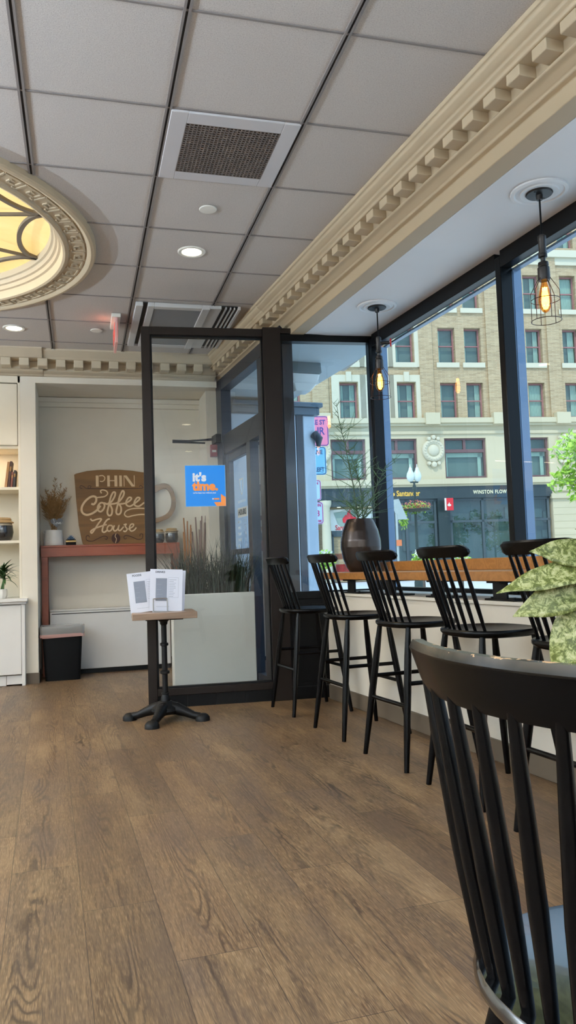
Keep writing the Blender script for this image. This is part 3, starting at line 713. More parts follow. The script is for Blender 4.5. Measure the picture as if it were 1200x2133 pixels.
ot = thing('wall_outlet', 'white electrical outlet plate on the low wall behind the second stool', 'outlet', W(.86, .06, .46), A)
m = MB(MBc); m.box(-.038, .038, -.007, 0, -.06, .06); m.build('cover_plate', m_white, ot, bevel=.003)
for z in (.026, -.026):
    m = MB(MBc); m.box(-.016, .016, -.010, -.007, z-.018, z+.018); s = m.build('socket', plain('outlet_face', (200, 196, 186), .5), ot, bevel=.002)
    m = MB(MBc)
    for x in (-.006, .006): m.box(x-.0012, x+.0012, -.0105, -.0098, z-.006, z+.008)
    m.build('slot', m_slot, s)

# ---- dark pot with bare green branches
pp = W(1.33, .195, .92)
vp = thing('potted_plant', 'tall sparse branching plant in a dark ribbed barrel pot on the counter', 'plant', pp)
prof_p = [(.001, .0), (.085, .0), (.105, .03), (.128, .09), (.143, .17), (.142, .22), (.128, .29), (.105, .345), (.092, .372), (.084, .374), (.082, .36), (.001, .345)]
pf = []
for i in range(len(prof_p)-1):
    (r0, z0), (r1, z1) = prof_p[i], prof_p[i+1]
    if i in range(1, 9) and abs(z1-z0) > .01:
        for j in range(6): f = j/6; pf.append((r0+(r1-r0)*f+(.0012 if j % 2 else 0), z0+(z1-z0)*f))
    else: pf.append((r0, z0))
pf.append(prof_p[-1])
m = MB(); m.lathe(pf, 56)
m.build('pot', plain('dark_bronze_glaze', (58, 50, 46), .24, .7, var=.3, scale=20, bump=.25, bscale=30), vp, smooth=True, angle=60)
rnd = random.Random(12)
stems = MB(); tw = MB()
def branch(mb, p, d, L_, r, lvl):
    n = 6; pts = [p]; dd = d.normalized()
    for i in range(n):
        dd = (dd+Vector((rnd.uniform(-1, 1), rnd.uniform(-1, 1), rnd.uniform(-.6, .7)))*(.10+.10*lvl)).normalized(); pts.append(pts[-1]+dd*L_/n)
    mb.tube(pts, [r*(1-.7*i/n) for i in range(n+1)], 6 if lvl == 0 else 4)
    return pts
main = branch(stems, Vector((-.01, 0, .33)), Vector((-.06, .02, 1)), .88, .0055, 0)
main2 = branch(stems, Vector((.03, .02, .33)), Vector((.12, -.02, 1)), .62, .0050, 0)
main3 = branch(stems, Vector((.0, .0, .33)), Vector((.34, -.12, 1)), .46, .0045, 0)
for mm, cnt, lo in ((main, 60, .06), (main2, 44, .05), (main3, 24, .10)):
    for i in range(cnt):
        f = lo+(1-lo)*rnd.random()**1.6; q = f*(len(mm)-1); a = int(min(q, len(mm)-2)); p = mm[a].lerp(mm[a+1], q-a)
        an = rnd.uniform(0, 2*PI); ln = rnd.uniform(.08, .30)*(1.15-.55*f)
        pts = branch(tw, p, Vector((math.cos(an), math.sin(an), rnd.uniform(.15, 1.1))), ln, .0026, 1)
        if rnd.random() < .6:
            for _ in range(2):
                qn = pts[rnd.randint(1, 4)]; branch(tw, qn, Vector((rnd.uniform(-1, 1), rnd.uniform(-1, 1), rnd.uniform(-.3, .9))), ln*.55, .0019, 1)
stems.build('stem', plain('branch_green', (70, 82, 62), .7), vp, smooth=True)
o = tw.build('twigs', plain('twig_green', (78, 106, 70), .7), vp, smooth=True)

# ---- variegated plant and its wooden stand at the right edge
ws = thing('plant_stand', 'orange brown wooden stand at the right edge under the variegated plant', 'stand', (1.50, 1.82, 0))
m = MB(); m.box(-.13, .18, -.18, .18, 0, .60); m.build('body', m_orangew, ws, bevel=.004)
m = MB(); m.box(-.14, .19, -.19, .19, .60, .625); m.build('top_board', m_orangew, ws, bevel=.004)
vg = thing('variegated_plant', 'leafy plant with cream and green mottled leaves at the right edge', 'plant', (1.50, 1.82, .626))
m = MB(); m.lathe([(.001, 0), (.08, 0), (.10, .10), (.105, .14), (.098, .145), (.092, .12), (.001, .11)], 32); m.build('pot', m_white2, vg, smooth=True)
def leaf_mesh(L_, Wd, curl, mb, M, n=10, fold=.25, wav=.0, th=.0015, shape=1.0):
    vs = []; fs = []
    for i in range(n+1):
        t = i/n; w_ = Wd*math.sin(PI*min(1, t**.75))**shape*.5+.001; x = L_*t; ang = curl*t
        cx = L_*(math.sin(ang)/curl if abs(curl) > 1e-3 else t); cz = -L_*((1-math.cos(ang))/curl if abs(curl) > 1e-3 else 0)
        for j in (-2, -1, 0, 1, 2):
            yy = j/2*w_; zz = cz+abs(j/2)*w_*fold+wav*math.sin(t*14+j)*abs(j)/2
            vs.append((cx, yy, zz))
    for i in range(n):
        for j in range(4): a = i*5+j; fs.append((a, a+1, a+6, a+5))
    mb.add(vs, fs, M)
def dirM(p, d, roll=0):
    d = Vector(d).normalized(); q = d.to_track_quat('X', 'Z'); return Matrix.Translation(p) @ q.to_matrix().to_4x4() @ Matrix.Rotation(roll, 4, 'X')
o0 = Vector((1.50, 1.82, .626))
leaves = [((1.40, 1.88, .975), (1.225, 1.90, .985), .20, .085, .25), ((1.40, 1.86, .945), (1.125, 1.90, .880), .31, .085, .40), ((1.37, 1.88, .90), (1.17, 1.90, .81), .24, .10, .35),
          ((1.36, 1.86, .86), (1.25, 1.90, .65), .25, .125, .30), ((1.40, 1.84, .84), (1.33, 1.86, .60), .28, .14, .3), ((1.42, 1.82, 1.01), (1.31, 1.80, 1.04), .14, .06, .5),
          ((1.42, 1.92, .90), (1.30, 2.02, .85), .20, .10, .5), ((1.50, 1.80, 1.02), (1.60, 1.70, 1.06), .24, .12, .8), ((1.55, 1.85, .98), (1.75, 1.95, .95), .25, .12, .8), ((1.5, 1.75, .95), (1.45, 1.55, .9), .25, .12, .8), ((1.5, 1.9, 1.0), (1.55, 2.1, .98), .25, .12, .8)]
sm = MB()
for i, (b_, tip, L_, wd_, curl) in enumerate(leaves):
    b_, tip = Vector(b_)-o0, Vector(tip)-o0
    m = MB(); leaf_mesh(L_, wd_, curl, m, dirM(b_, tip-b_+Vector((0, 0, .35*curl*L_)), -.95+rnd.uniform(-.3, .3)), 14, .2, .004); o = m.build('leaf', m_varg, vg, smooth=True, angle=80)
    sd = o.modifiers.new('thickness', 'SOLIDIFY'); sd.thickness = .0012
    sm.tube(smooth_path([(0, 0, .10), tuple(b_*.5+Vector((0, 0, .16))), tuple(b_)], 5), .003, 6)
sm.build('stem', m_stemg, vg, smooth=True)
o = [q for q in vp.children if q.name.startswith('twigs')][0]; o['kind'] = 'stuff'

# ================================================================== SMALL TABLE WITH MENUS
ct = thing('cafe_table', 'small square wood top pedestal table on a black cast iron base', 'table', (.525, 5.215, 0), R(-3))
m = MB(); m.box(-.205, .205, -.20, .20, .667, .708); m.build('table_top', m_tabtop, ct, bevel=.003)
m = MB(); m.box(-.12, .12, -.12, .12, .657, .667); m.lathe([(.001, .657), (.036, .657), (.036, .650), (.026, .640), (.024, .625), (.018, .618), (.018, .505), (.027, .500), (.027, .486), (.018, .481), (.0185, .325), (.031, .320), (.031, .304), (.0185, .299), (.0185, .182), (.026, .180), (.026, .172), (.020, .168), (.028, .150), (.032, .125), (.034, .115), (.001, .115)], 24)
m.build('column', m_blackm, ct, smooth=True, angle=35)
m = MB(); m.lathe([(.001, .128), (.042, .126), (.052, .116), (.058, .112), (.070, .100), (.088, .088), (.092, .066), (.078, .046), (.001, .040)], 28); m.build('hub', m_blackm, ct, smooth=True, angle=35)
for a in (58, 148, 238, 328):
    M_ = Matrix.Rotation(R(a+3+6), 4, 'Z')
    m = MB(M_); m.tube([(.03, 0, .080), (.08, 0, .076), (.14, 0, .054), (.19, 0, .034), (.23, 0, .026)], [.046, .040, .030, .024, .026], 10)
    for i in range(7): m.tube([(.08+i*.017, -.014, .110-i*.009), (.08+i*.017, .014, .110-i*.009)], .007, 6)
    m.lathe([(.001, 0), (.047, 0), (.046, .022), (.038, .034), (.026, .044), (.010, .048), (.001, .048)], 18, c=(.250, 0))
    m.build('foot', m_blackm, ct, smooth=True, angle=45)
mh = thing('menu_holder', 'bent steel wire holder gripping the menu sheets on the small table', 'holder', (.50, 5.16, .709), R(-3))
m = MB()
for y in (-.012, .035): m.tube(smooth_path([(-.045, y, .002), (-.045, y, .075), (-.036, y, .086), (.036, y, .086), (.045, y, .075), (.045, y, .002)], 3), .0042, 8)
m.box(-.052, .052, -.02, .045, 0, .004); m.build('frame', m_steel, mh, smooth=True)
m_paper = plain('paper_white', (226, 230, 244), .25, var=.01); m_ink = plain('grey_print', (128, 134, 148), .4); m_ink2 = plain('ink', (96, 100, 112), .5); m_line = plain('thin_line', (150, 156, 172), .5)
def menu(lb, x, y, w_, h, tilt, head, boxed, lean):
    t = thing('menu_sheet', lb, 'menu', (x, y, .712), 0, 'laminated menus on the small table'); t.rotation_euler = (R(lean), R(tilt), R(-3))
    m = MB(); m.box(-w_/2, w_/2, -.0008, .0008, 0, h); m.build('sheet', m_paper, t)
    m = MB(); m.box(-w_*.32, w_*.02, -.0016, -.0009, h*.24, h*.78); m.build('photo_block', m_ink, t)
    text('lettering', head, .018, m_ink2, t, T(-w_*.34, -.0012, h*.93) @ UP, .0003, align='LEFT', bold=.0006)
    m = MB(); x0, x1, z0, z1 = w_*.06, w_*.38, h*.32, h*.80
    for a, b, c, d in ((x0, x1, z1-.001, z1), (x0, x1, z0, z0+.001), (x0, x0+.001, z0, z1), (x1-.001, x1, z0, z1)): m.box(a, b, -.0014, -.0009, c, d)
    for i in range(11):
        zz = z1-.016-i*.011; m.box(x0+.006, x0+.006+(x1-x0-.02)*rnd.uniform(.5, 1), -.0014, -.0009, zz, zz+.0022)
        if i % 3 == 1: m.box(-w_*.29, -w_*.29+w_*.2*rnd.uniform(.5, 1), -.0022, -.0016, zz-.02, zz-.018)
    m.box(-w_*.3, w_*.1, -.0014, -.0009, h*.10, h*.105); m.build('print_lines', m_line, t); return t
menu('laminated menu sheet headed FOODS, behind and left of the drinks menu', .420, 5.200, .215, .262, -5, 'FOODS', True, -7)
menu('laminated menu sheet headed DRINKS at the front of the holder', .535, 5.168, .212, .275, 3, 'DRINKS', True, -8)
menu('laminated menu sheet at the back of the holder, only its right edge showing', .562, 5.215, .20, .268, 4, 'DRINKS', True, -7)

# ---- blue square poster on the glass
po = thing('window_poster', 'bright blue square poster reading its time, stuck on the glass screen', 'poster', MP @ Vector((.445, .004, 1.587)), R(-4.2))
m_blue = plain('poster_blue', (10, 140, 240), .4, var=.03); m_or = plain('poster_orange', (246, 150, 72), .5, var=.02); m_pw = plain('poster_white', (226, 234, 246), .5, var=.01)
m = MB(); m.box(-.148, .148, -.001, .001, -.152, .152); m.build('sheet', m_blue, po)
m = MB()
for a, b, c, d in ((-.148, .148, .149, .152), (-.148, .148, -.152, -.149), (-.148, -.145, -.149, .149), (.145, .148, -.149, .149)): m.box(a, b, -.0016, -.001, c, d)
m.build('border', plain('pale_blue_border', (130, 190, 245), .5), po)
text('lettering', "it's", .085, m_pw, po, T(-.094, -.0014, .062) @ UP, .0004, bold=.0042, align='LEFT', sx=1.05)
text('lettering', 'time.', .092, m_or, po, T(-.094, -.0014, -.004) @ UP, .0004, bold=.0046, align='LEFT', sx=1.0)
text('lettering', "we've been lost without you!", .0155, m_pw, po, T(-.092, -.0014, -.052) @ UP, .0003, bold=.0004, align='LEFT', sx=.92)
m = MB(UP @ T(0, 0, .0011)); m.prism([(.147, -.151), (.147, -.086), (.112, -.062), (.112, -.122), (.060, -.122), (.078, -.151)], 0, .0006); m.build('arrow', m_or, po)
m = MB(UP @ T(0, 0, .0011)); m.prism([(.060, -.103), (.100, -.103), (.100, -.092), (.060, -.092)], 0, .0006); m.build('caption_bar', m_or, po)
m = MB(UP @ T(0, 0, .0011)); m.prism([(.048, -.103), (.057, -.103), (.057, -.092), (.048, -.092)], 0, .0006); m.build('caption_dot', m_pw, po)

# ---- tall white planter with grass, behind the glass
pt = thing('grass_planter', 'tall white rectangular planter box of dark green grass behind the glass screen', 'planter', (.99, 6.06, 0), R(-3))
m = MB(); x, y = .315, .13
for (a, b, c, d) in ((-x, x, -y, -y+.02), (-x, x, y-.02, y), (-x, -x+.02, -y+.02, y-.02), (x-.02, x, -y+.02, y-.02)): m.box(a, b, c, d, 0, .79)
m.box(-x+.02, x-.02, -y+.02, y-.02, .70, .72)
m.build('box', plain('planter_white', (222, 222, 216), .3), pt, bevel=.006)
m = MB(); rg = random.Random(4)
for i in range(900):
    x0, y0 = rg.uniform(-.29, .29), rg.uniform(-.10, .10); h = rg.uniform(.22, .48)*(1.0 if rg.random() > .12 else 1.3); an = rg.uniform(0, 2*PI); ln = rg.uniform(.02, .24)*h/.4
    dx, dy = math.cos(an)*ln+x0*.12, math.sin(an)*ln*.6; w_ = rg.uniform(.0025, .005); pn = Vector((-math.sin(an), math.cos(an), 0))*w_
    vs = []
    for j in range(7):
        t = j/6; p = Vector((x0+dx*t*t, y0+dy*t*t, .72+h*(t-.18*t*t*ln/.1*.3))); q = 1-t**2.2; vs += [p-pn*q, p+pn*q+Vector((0, 0, .0))]
    m.add(vs, [(2*j, 2*j+1, 2*j+3, 2*j+2) for j in range(6)])
o = m.build('grass', m_grassd, pt); o['kind'] = 'stuff'

# ================================================================== BACK OF THE ROOM
# convector cover, console table
rc = thing('radiator_cover', 'long low white metal convector cabinet under the console table', 'radiator', (.265, 7.99, 0))
m = MB(); m.box(-.558, .60, -.06, .10, .045, .61); m.box(-.558, .60, -.065, .10, .61, .628); m.build('body', m_white2, rc, bevel=.006)
m = MB(); m.box(-.54, .40, -.063, -.059, .585, .592); m.build('seam', m_slot, rc)
m = MB(); m.box(-.55, .59, -.04, .10, 0, .045); m.build('plinth', m_blackp, rc)
tb = thing('console_table', 'reddish brown wooden console table over the white convector', 'table', (.30, 7.97, 0))
m = MB(); m.box(-.665, .665, -.13, .13, 1.232, 1.252); m.build('table_top', m_cherry, tb, bevel=.002)
m = MB(); m.box(-.665, .665, -.125, -.10, 1.142, 1.232); m.box(-.665, -.64, -.10, .12, 1.142, 1.232); m.box(.64, .665, -.10, .12, 1.142, 1.232); m.build('apron', m_cherry, tb, bevel=.002)
for x in (-.66, .60):
    for y in (-.12, .065):
        m = MB(); m.box(x, x+.058, y if y < 0 else y-.0, y+.05, 0, 1.142); m.build('leg', m_cherry, tb, bevel=.002)

# ---- coffee cup sign
sg = thing('cup_sign', 'brown wooden coffee cup shaped sign with pale lettering, standing on the console table', 'sign', (-.045, 8.055, 1.2535)); sg.rotation_euler = (R(-2.5), 0, 0)
K = .001022
def sp_(X, Y): return ((X-80)*K, (838-Y)*K)
SM = Matrix(((1, 0, 0, 0), (0, 0, -1, 0), (0, 1, 0, 0), (0, 0, 0, 1)))     # (x,y,z)->(x,-z,y)
body = [(80, 142), (95, 132), (200, 106), (300, 96), (400, 92), (520, 94), (640, 104), (760, 122), (845, 142), (858, 150), (858, 240), (848, 420), (832, 600), (812, 740), (800, 800), (786, 830), (768, 838), (450, 838), (172, 838), (152, 826), (142, 790), (115, 640), (95, 400)]
m = MB(SM); m.prism([sp_(*p) for p in body][::-1], 0, .020); m.build('board', m_signw, sg, bevel=.002)
outer = smooth_path([sp_(*p) for p in [(850, 265), (920, 238), (990, 240), (1040, 300), (1065, 400), (1055, 500), (1000, 580), (930, 612), (835, 640)]], 5)
inner = smooth_path([sp_(*p) for p in [(848, 335), (905, 295), (965, 285), (1002, 320), (1024, 390), (1018, 470), (985, 532), (920, 568), (835, 592)]], 5)
pts = [((a[0]+b[0])/2, (a[1]+b[1])/2) for a, b in zip(outer, inner)]; ws_ = [math.hypot(a[0]-b[0], a[1]-b[1]) for a, b in zip(outer, inner)]
m = MB(SM); m.ribbon(pts, ws_, .001, .019); m.build('handle', m_signw, sg, label='curved wooden cup handle')
def stroke(mb, pts, w_, z0=.020, z1=.024, k=6, taper=False):
    P = smooth_path([sp_(*p) for p in pts], k); n = len(P)
    ww = [w_*K*(1 if not taper else max(.25, min(1, i/(n*.25), (n-1-i)/(n*.25)))) for i in range(n)]
    mb.ribbon([(p[0], p[1]) for p in P], ww, z0, z1)
m = MB(SM)
def poly(pts): m.prism([sp_(*p) for p in pts][::-1], .020, .024)
poly([(285, 152), (312, 152), (312, 262), (285, 262)]); stroke(m, [(318, 156), (350, 152), (372, 172), (366, 198), (345, 212), (324, 208)], 9)
for a in ((395, 152, 420, 262), (465, 152, 492, 262), (512, 152, 537, 262)): poly([(a[0], a[1]), (a[2], a[1]), (a[2], a[3]), (a[0], a[3])])
poly([(420, 200), (465, 200), (465, 208), (420, 208)]); poly([(555, 152), (562, 152), (562, 262), (555, 262)]); poly([(555, 152), (585, 152), (662, 264), (632, 264)]); poly([(655, 152), (662, 152), (662, 264), (655, 255)])
m.build('lettering', m_signl, sg, label='pale block letters')
m = MB(SM)
stroke(m, [(338, 330), (328, 306), (350, 296), (385, 308), (396, 335), (370, 360), (330, 368), (285, 372)], 12)
stroke(m, [(238, 432), (262, 438), (285, 405), (280, 366), (240, 362), (185, 402), (148, 462), (150, 515), (190, 542), (245, 528), (292, 495), (325, 452)], 20)
stroke(m, [(362, 430), (330, 424), (302, 455), (300, 495), (325, 512), (352, 490), (365, 455), (360, 428), (390, 440)], 17)
stroke(m, [(385, 440), (430, 415), (462, 365), (470, 325), (450, 322), (425, 370), (405, 450), (390, 520), (405, 552), (430, 540), (436, 490), (415, 440)], 17)
stroke(m, [(415, 440), (490, 425), (540, 370), (556, 325), (540, 308), (512, 365), (490, 450), (475, 520), (495, 543), (520, 522), (522, 470), (498, 432)], 17)
stroke(m, [(505, 440), (570, 430), (618, 400), (625, 378), (600, 376), (575, 415), (578, 450), (610, 463), (650, 440), (700, 400), (708, 380), (682, 378), (655, 420), (660, 455), (700, 463), (752, 428), (800, 410)], 16)
stroke(m, [(800, 490), (700, 484), (620, 490), (570, 512), (556, 545), (585, 568), (640, 556), (720, 546), (800, 552)], 12)
stroke(m, [(226, 580), (246, 600), (285, 588), (322, 582), (330, 592), (300, 632), (262, 692), (238, 722), (228, 705), (262, 680), (330, 655), (382, 640)], 15)
stroke(m, [(412, 584), (385, 596), (355, 640), (338, 700), (358, 716), (392, 690)], 16)
stroke(m, [(430, 652), (402, 652), (385, 680), (396, 706), (422, 698), (436, 668), (428, 648)], 14)
stroke(m, [(455, 650), (445, 688), (460, 706), (485, 688), (500, 650), (492, 690), (510, 702), (545, 665)], 14)
stroke(m, [(545, 648), (570, 640), (560, 662), (578, 690), (560, 714), (540, 706)], 13)
stroke(m, [(590, 692), (635, 665), (640, 642), (615, 645), (600, 680), (615, 710), (645, 702), (668, 676)], 13)
m.build('lettering', m_signl, sg, label='pale script letters')
m = MB(SM)
stroke(m, [(155, 280), (132, 272), (140, 252), (165, 258), (195, 280), (225, 278), (238, 258), (215, 255), (212, 275), (260, 283), (500, 284), (720, 283), (738, 268), (720, 254), (706, 268)], 6)
stroke(m, [(215, 765), (205, 745), (185, 755), (190, 790), (240, 802), (300, 775), (350, 755), (384, 765), (378, 788), (360, 780)], 6)
stroke(m, [(700, 765), (705, 742), (728, 745), (722, 785), (680, 795), (620, 768), (570, 752), (546, 765), (552, 788), (572, 780)], 6)
m.prism([sp_(467+42*math.cos(2*PI*i/24), 780+50*math.sin(2*PI*i/24)) for i in range(24)], .020, .023)
m.build('burnt_scrolls', m_burnt, sg)
m = MB(SM); stroke(m, [(470, 732), (460, 760), (472, 785), (462, 826)], 6, .023, .0245); m.build('bean_crease', m_signl, sg)

# ---- things on the console table (top at z = 1.252)
ZT = 1.2535
vsx = thing('vase', 'white ceramic vase of dried pampas grass on the console table', 'vase', (-.245, 7.96, ZT))
m = MB(); m.lathe([(.001, 0), (.095, 0), (.098, .006), (.080, .125), (.082, .150), (.078, .152), (.074, .146), (.001, .14)], 36); m.tube([(-.078, 0, .138), (-.092, -.01, .142), (-.094, -.012, .128), (-.082, -.005, .120)], .006, 6)
m.build('pot', m_white2, vsx, smooth=True, angle=60)
pg = thing('pampas_grass', 'bunch of dried brown pampas plumes standing in the white vase', 'dried grass', (-.245, 7.96, ZT+.142))
rp = random.Random(3); st = MB(); pl_ = MB()
for i in range(34):
    an = rp.uniform(0, 2*PI); sp_r = rp.uniform(.03, .23); h = rp.uniform(.26, .44)+(.10 if i < 5 else 0)
    tip = Vector((max(-.115, math.cos(an)*sp_r), max(-.14, min(.06, math.sin(an)*sp_r*.6)), h)); b0 = Vector((rp.uniform(-.03, .03), rp.uniform(-.02, .02), 0))
    st.tube([b0, b0.lerp(tip, .5)+Vector((0, 0, .02)), tip], .0015, 4)
    for j in range(60):
        f = rp.uniform(.30, 1.0); p = b0.lerp(tip, f)+Vector((0, 0, .02*(1-abs(f-.5)*2))); a2 = rp.uniform(0, 2*PI); l_ = .060*(1.15-f)+.012
        q = p+Vector((max(-.012, math.cos(a2)*l_) if p.x < -.09 else math.cos(a2)*l_, math.sin(a2)*l_*.8, l_*rp.uniform(.4, 1.4))); nn_ = Vector((rp.uniform(-1, 1), rp.uniform(-1, 1), rp.uniform(-1, 1))).normalized()*.0035
        pl_.add([p, p.lerp(q, .5)+nn_, q, p.lerp(q, .5)-nn_], [(0, 1, 2, 3)])
st.build('stem', m_pamp, pg); o = pl_.build('plume', m_pamp, pg); o['kind'] = 'stuff'
ht = thing('heart_tag', 'small slate grey heart tag lettered Love on the vase rim', 'tag', (-.215, 7.855, ZT+.160)); 
hp = [(0, 0)]+[(.0031*16*math.sin(t)**3*1.15, .062+.0031*(13*math.cos(t)-5*math.cos(2*t)-2*math.cos(3*t)-math.cos(4*t))*1.05) for t in [2*PI*i/36 for i in range(36)]]
m = MB(SM); m.prism(hp[1:], 0, .005); m.build('heart', plain('slate', (88, 92, 100), .6), ht)
m = MB(SM); K0 = .0011
for q in ([(-28, 90), (-20, 60), (-24, 45), (-10, 42), (-4, 50)], [(2, 55), (-6, 48), (0, 40), (6, 48), (2, 55), (12, 54)], [(12, 54), (15, 42), (22, 55)], [(24, 47), (32, 50), (30, 56), (24, 48), (30, 40), (38, 48)]):
    P = smooth_path([(a*K0, b*K0, 0) for a, b in q], 4); m.ribbon([(p[0], p[1]) for p in P], .0035, .005, .0065)
m.build('lettering', m_decal, ht)
su = thing('succulent_pot', 'tiny blue grey succulent in a black and gold pot beside the vase', 'plant', (-.085, 7.93, ZT))
m = MB(); m.box(-.048, .048, -.035, .035, 0, .028); m.box(-.046, .046, -.033, .033, .045, .055); m.build('pot', m_blackpl, su, bevel=.003)
m = MB(); m.box(-.049, .049, -.036, .036, .028, .045); m.build('gold_band', plain('gold', (170, 140, 90), .4, .6), su, bevel=.002)
m = MB()
for ring, (r_, n_, zz) in enumerate(((.040, 11, .058), (.027, 9, .072), (.013, 6, .084))):
    for i in range(n_):
        a = 2*PI*i/n_+ring*.3; m.tube([(0, 0, zz-.006), (r_*.6*math.cos(a), r_*.6*math.sin(a), zz), (r_*math.cos(a), r_*math.sin(a), zz+.012)], [.003, .008, .001], 6)
m.build('rosette', plain('blue_succulent', (86, 112, 142), .5), su, smooth=True)
m_jarg = plain('dark_jar', (34, 32, 34), .18, coat=.4); m_jars = plain('jar_glass_shoulder', (150, 140, 124), .2); m_cloth = plain('kraft_cloth', (172, 142, 100), .9, var=.15, bump=.4)
def jar(lb, loc, s, name='storage_jar', grp=None):
    t = thing(name, lb, 'jar', loc, 0, grp)
    m = MB(); m.lathe([(.001, 0), (.062*s, 0), (.078*s, .02*s), (.088*s, .07*s), (.082*s, .125*s), (.001, .125*s)], 32); m.build('body', m_jarg, t, smooth=True, angle=60)
    m = MB(); m.lathe([(.001, .125*s), (.082*s, .125*s), (.070*s, .155*s), (.064*s, .165*s), (.001, .165*s)], 32); m.build('shoulder', m_jars, t, smooth=True, angle=60)
    m = MB(); m.lathe([(.001, .150*s), (.088*s, .146*s), (.092*s, .152*s), (.068*s, .166*s), (.072*s, .178*s), (.064*s, .190*s), (.001, .196*s)], 24); m.build('cloth_lid', m_cloth, t, smooth=True)
    m = MB(); m.tube([(.068*s*math.cos(2*PI*i/20), .068*s*math.sin(2*PI*i/20), .166*s) for i in range(20)], .004*s, 6, closed=True); m.build('twine', m_cloth, t, smooth=True)
    return t
jar('dark round jar with cloth lid on the console table, half hidden by the screen post', (.765, 7.95, ZT), .72, grp='jars on the console table')
jar('dark round jar with cloth lid at the right end of the console table', (.900, 7.93, ZT), .76, grp='jars on the console table')
def sticks(lb, x, y, z, n, h, spread, col, seed):
    t = thing('stick_bundle', lb, 'sticks', (x, y, z), 0, 'bundles of sticks behind the grass'); r_ = random.Random(seed)
    for i in range(n):
        m = MB(); a = r_.uniform(-spread, spread); hh = h*r_.uniform(.85, 1.05); b_ = r_.uniform(-.03, .03)
        m.tube([(b_+a*.5, b_*.5, 0), (b_+a*.9, b_*.5+r_.uniform(-.01, .01), hh*.5), (b_+a*1.4, r_.uniform(-.03, .03), hh)], [.009, .008, .007], 7); m.build('stick', col, t, smooth=True)
    return t
m_stk = plain('tan_stick', (150, 96, 46), .6, var=.2); m_stk2 = plain('grey_stick', (120, 98, 92), .6, var=.2)
def tall_vase(lb, x, y, h, s):
    t = thing('floor_vase', lb, 'vase', (x, y, 0), 0, 'floor vases holding sticks'); m = MB(); m.lathe([(.001, 0), (.05*s, 0), (.062*s, h*.4), (.045*s, h*.85), (.05*s, h), (.044*s, h), (.04*s, h*.9), (.001, h*.05)], 24); m.build('body', m_jarg, t, smooth=True, angle=60)
tall_vase('dark floor vase behind the planter, nearer the console table', 1.035, 7.86, .78, 1.0)
tall_vase('dark floor vase behind the planter, nearer the entrance door', 1.165, 7.86, .78, 1.0)
sticks('bundle of tan sticks in the floor vase nearer the console table', 1.035, 7.86, .62, 6, .86, .035, m_stk, 1)
sticks('bundle of greyish sticks in the floor vase nearer the entrance door', 1.165, 7.86, .62, 8, .86, .05, m_stk2, 2)

# ---- waste bin
bn = thing('waste_bin', 'black plastic waste bin with a clear liner folded over its rim', 'bin', (-.170, 7.64, 0))
def rrect(x, y, r, z, n=4):
    o_ = []
    for cx, cy, a0 in ((x-r, y-r, 0), (-x+r, y-r, 90), (-x+r, -y+r, 180), (x-r, -y+r, 270)):
        for i in range(n+1): a = R(a0+90*i/n); o_.append((cx+r*math.cos(a), cy+r*math.sin(a), z))
    return o_
def loft(mb, rings, cap=True):
    n = len(rings[0]); vs = [p for r in rings for p in r]; fs = []
    for i in range(len(rings)-1):
        for j in range(n): fs.append((i*n+j, i*n+(j+1) % n, (i+1)*n+(j+1) % n, (i+1)*n+j))
    if cap: fs += [tuple(range(n-1, -1, -1)), tuple((len(rings)-1)*n+j for j in range(n))]
    mb.add(vs, fs)
m = MB(); loft(m, [rrect(.155, .095, .03, 0), rrect(.180, .118, .03, .46), rrect(.188, .126, .03, .462), rrect(.188, .126, .03, .485), rrect(.176, .114, .03, .485), rrect(.152, .092, .03, .02)]); m.build('body', m_blackpl, bn, smooth=True, angle=50)
k = NT('clear_liner'); k.b.inputs['Base Color'].default_value = lin((214, 214, 214)); k.b.inputs['Roughness'].default_value = .25; k.b.inputs['Alpha'].default_value = .38
m_lin = k.m; rl = random.Random(8)
def wob(ring, amp): return [(x*(1+rl.uniform(-amp, amp)), y*(1+rl.uniform(-amp, amp)), z+rl.uniform(-amp, amp)*.25) for x, y, z in ring]
m = MB(); loft(m, [wob(rrect(.195, .133, .03, .40, 8), .02), wob(rrect(.197, .135, .03, .44, 8), .015), wob(rrect(.200, .137, .03, .48, 8), .01), wob(rrect(.194, .131, .03, .500, 8), .01), wob(rrect(.180, .118, .03, .49, 8), .01), wob(rrect(.165, .10, .03, .30, 8), .02)], cap=False)
m.build('liner', m_lin, bn, smooth=True)
k = NT('pink_drawstring'); k.b.inputs['Base Color'].default_value = lin((230, 176, 168)); k.b.inputs['Roughness'].default_value = .4; k.b.inputs['Alpha'].default_value = .5
m = MB(); loft(m, [wob(rrect(.198, .136, .03, .395, 8), .02), wob(rrect(.199, .137, .03, .425, 8), .02)], cap=False); m.build('drawstring', k.m, bn, smooth=True)

# ---- built in shelving at the far left
sh = thing('shelving_unit', 'white built in shelving unit with doors at the far left', 'shelves', (-1.25, 7.47, 0))
m_shw = plain('warm_white_laminate', (228, 220, 202), .5)
m = MB(); x0, x1 = -.95, .738
m.box(.716, .738, .0, .50, .77, 2.83); m.box(x0, .716, .40, .50, .77, 2.83); m.box(x0, .738, 0, .50, 2.745, 2.83)
m.build('carcass', m_shw, sh, bevel=.002)
for z in (1.27, 1.758):
    m = MB(); m.box(x0, .716, .03, .40, z, z+.026); m.build('shelf', m_shw, sh, bevel=.002)
m = MB(); m.box(x0, .716, .02, .40, 2.135, 2.165); m.build('shelf', m_shw, sh, bevel=.002)
m = MB(); m.box(-.13, .712, -.004, .018, 2.165, 2.735); m.build('door', m_shw, sh, bevel=.003)
m = MB(); m.box(x0, -.136, -.004, .018, 2.165, 2.735); m.build('door', m_shw, sh, bevel=.003)
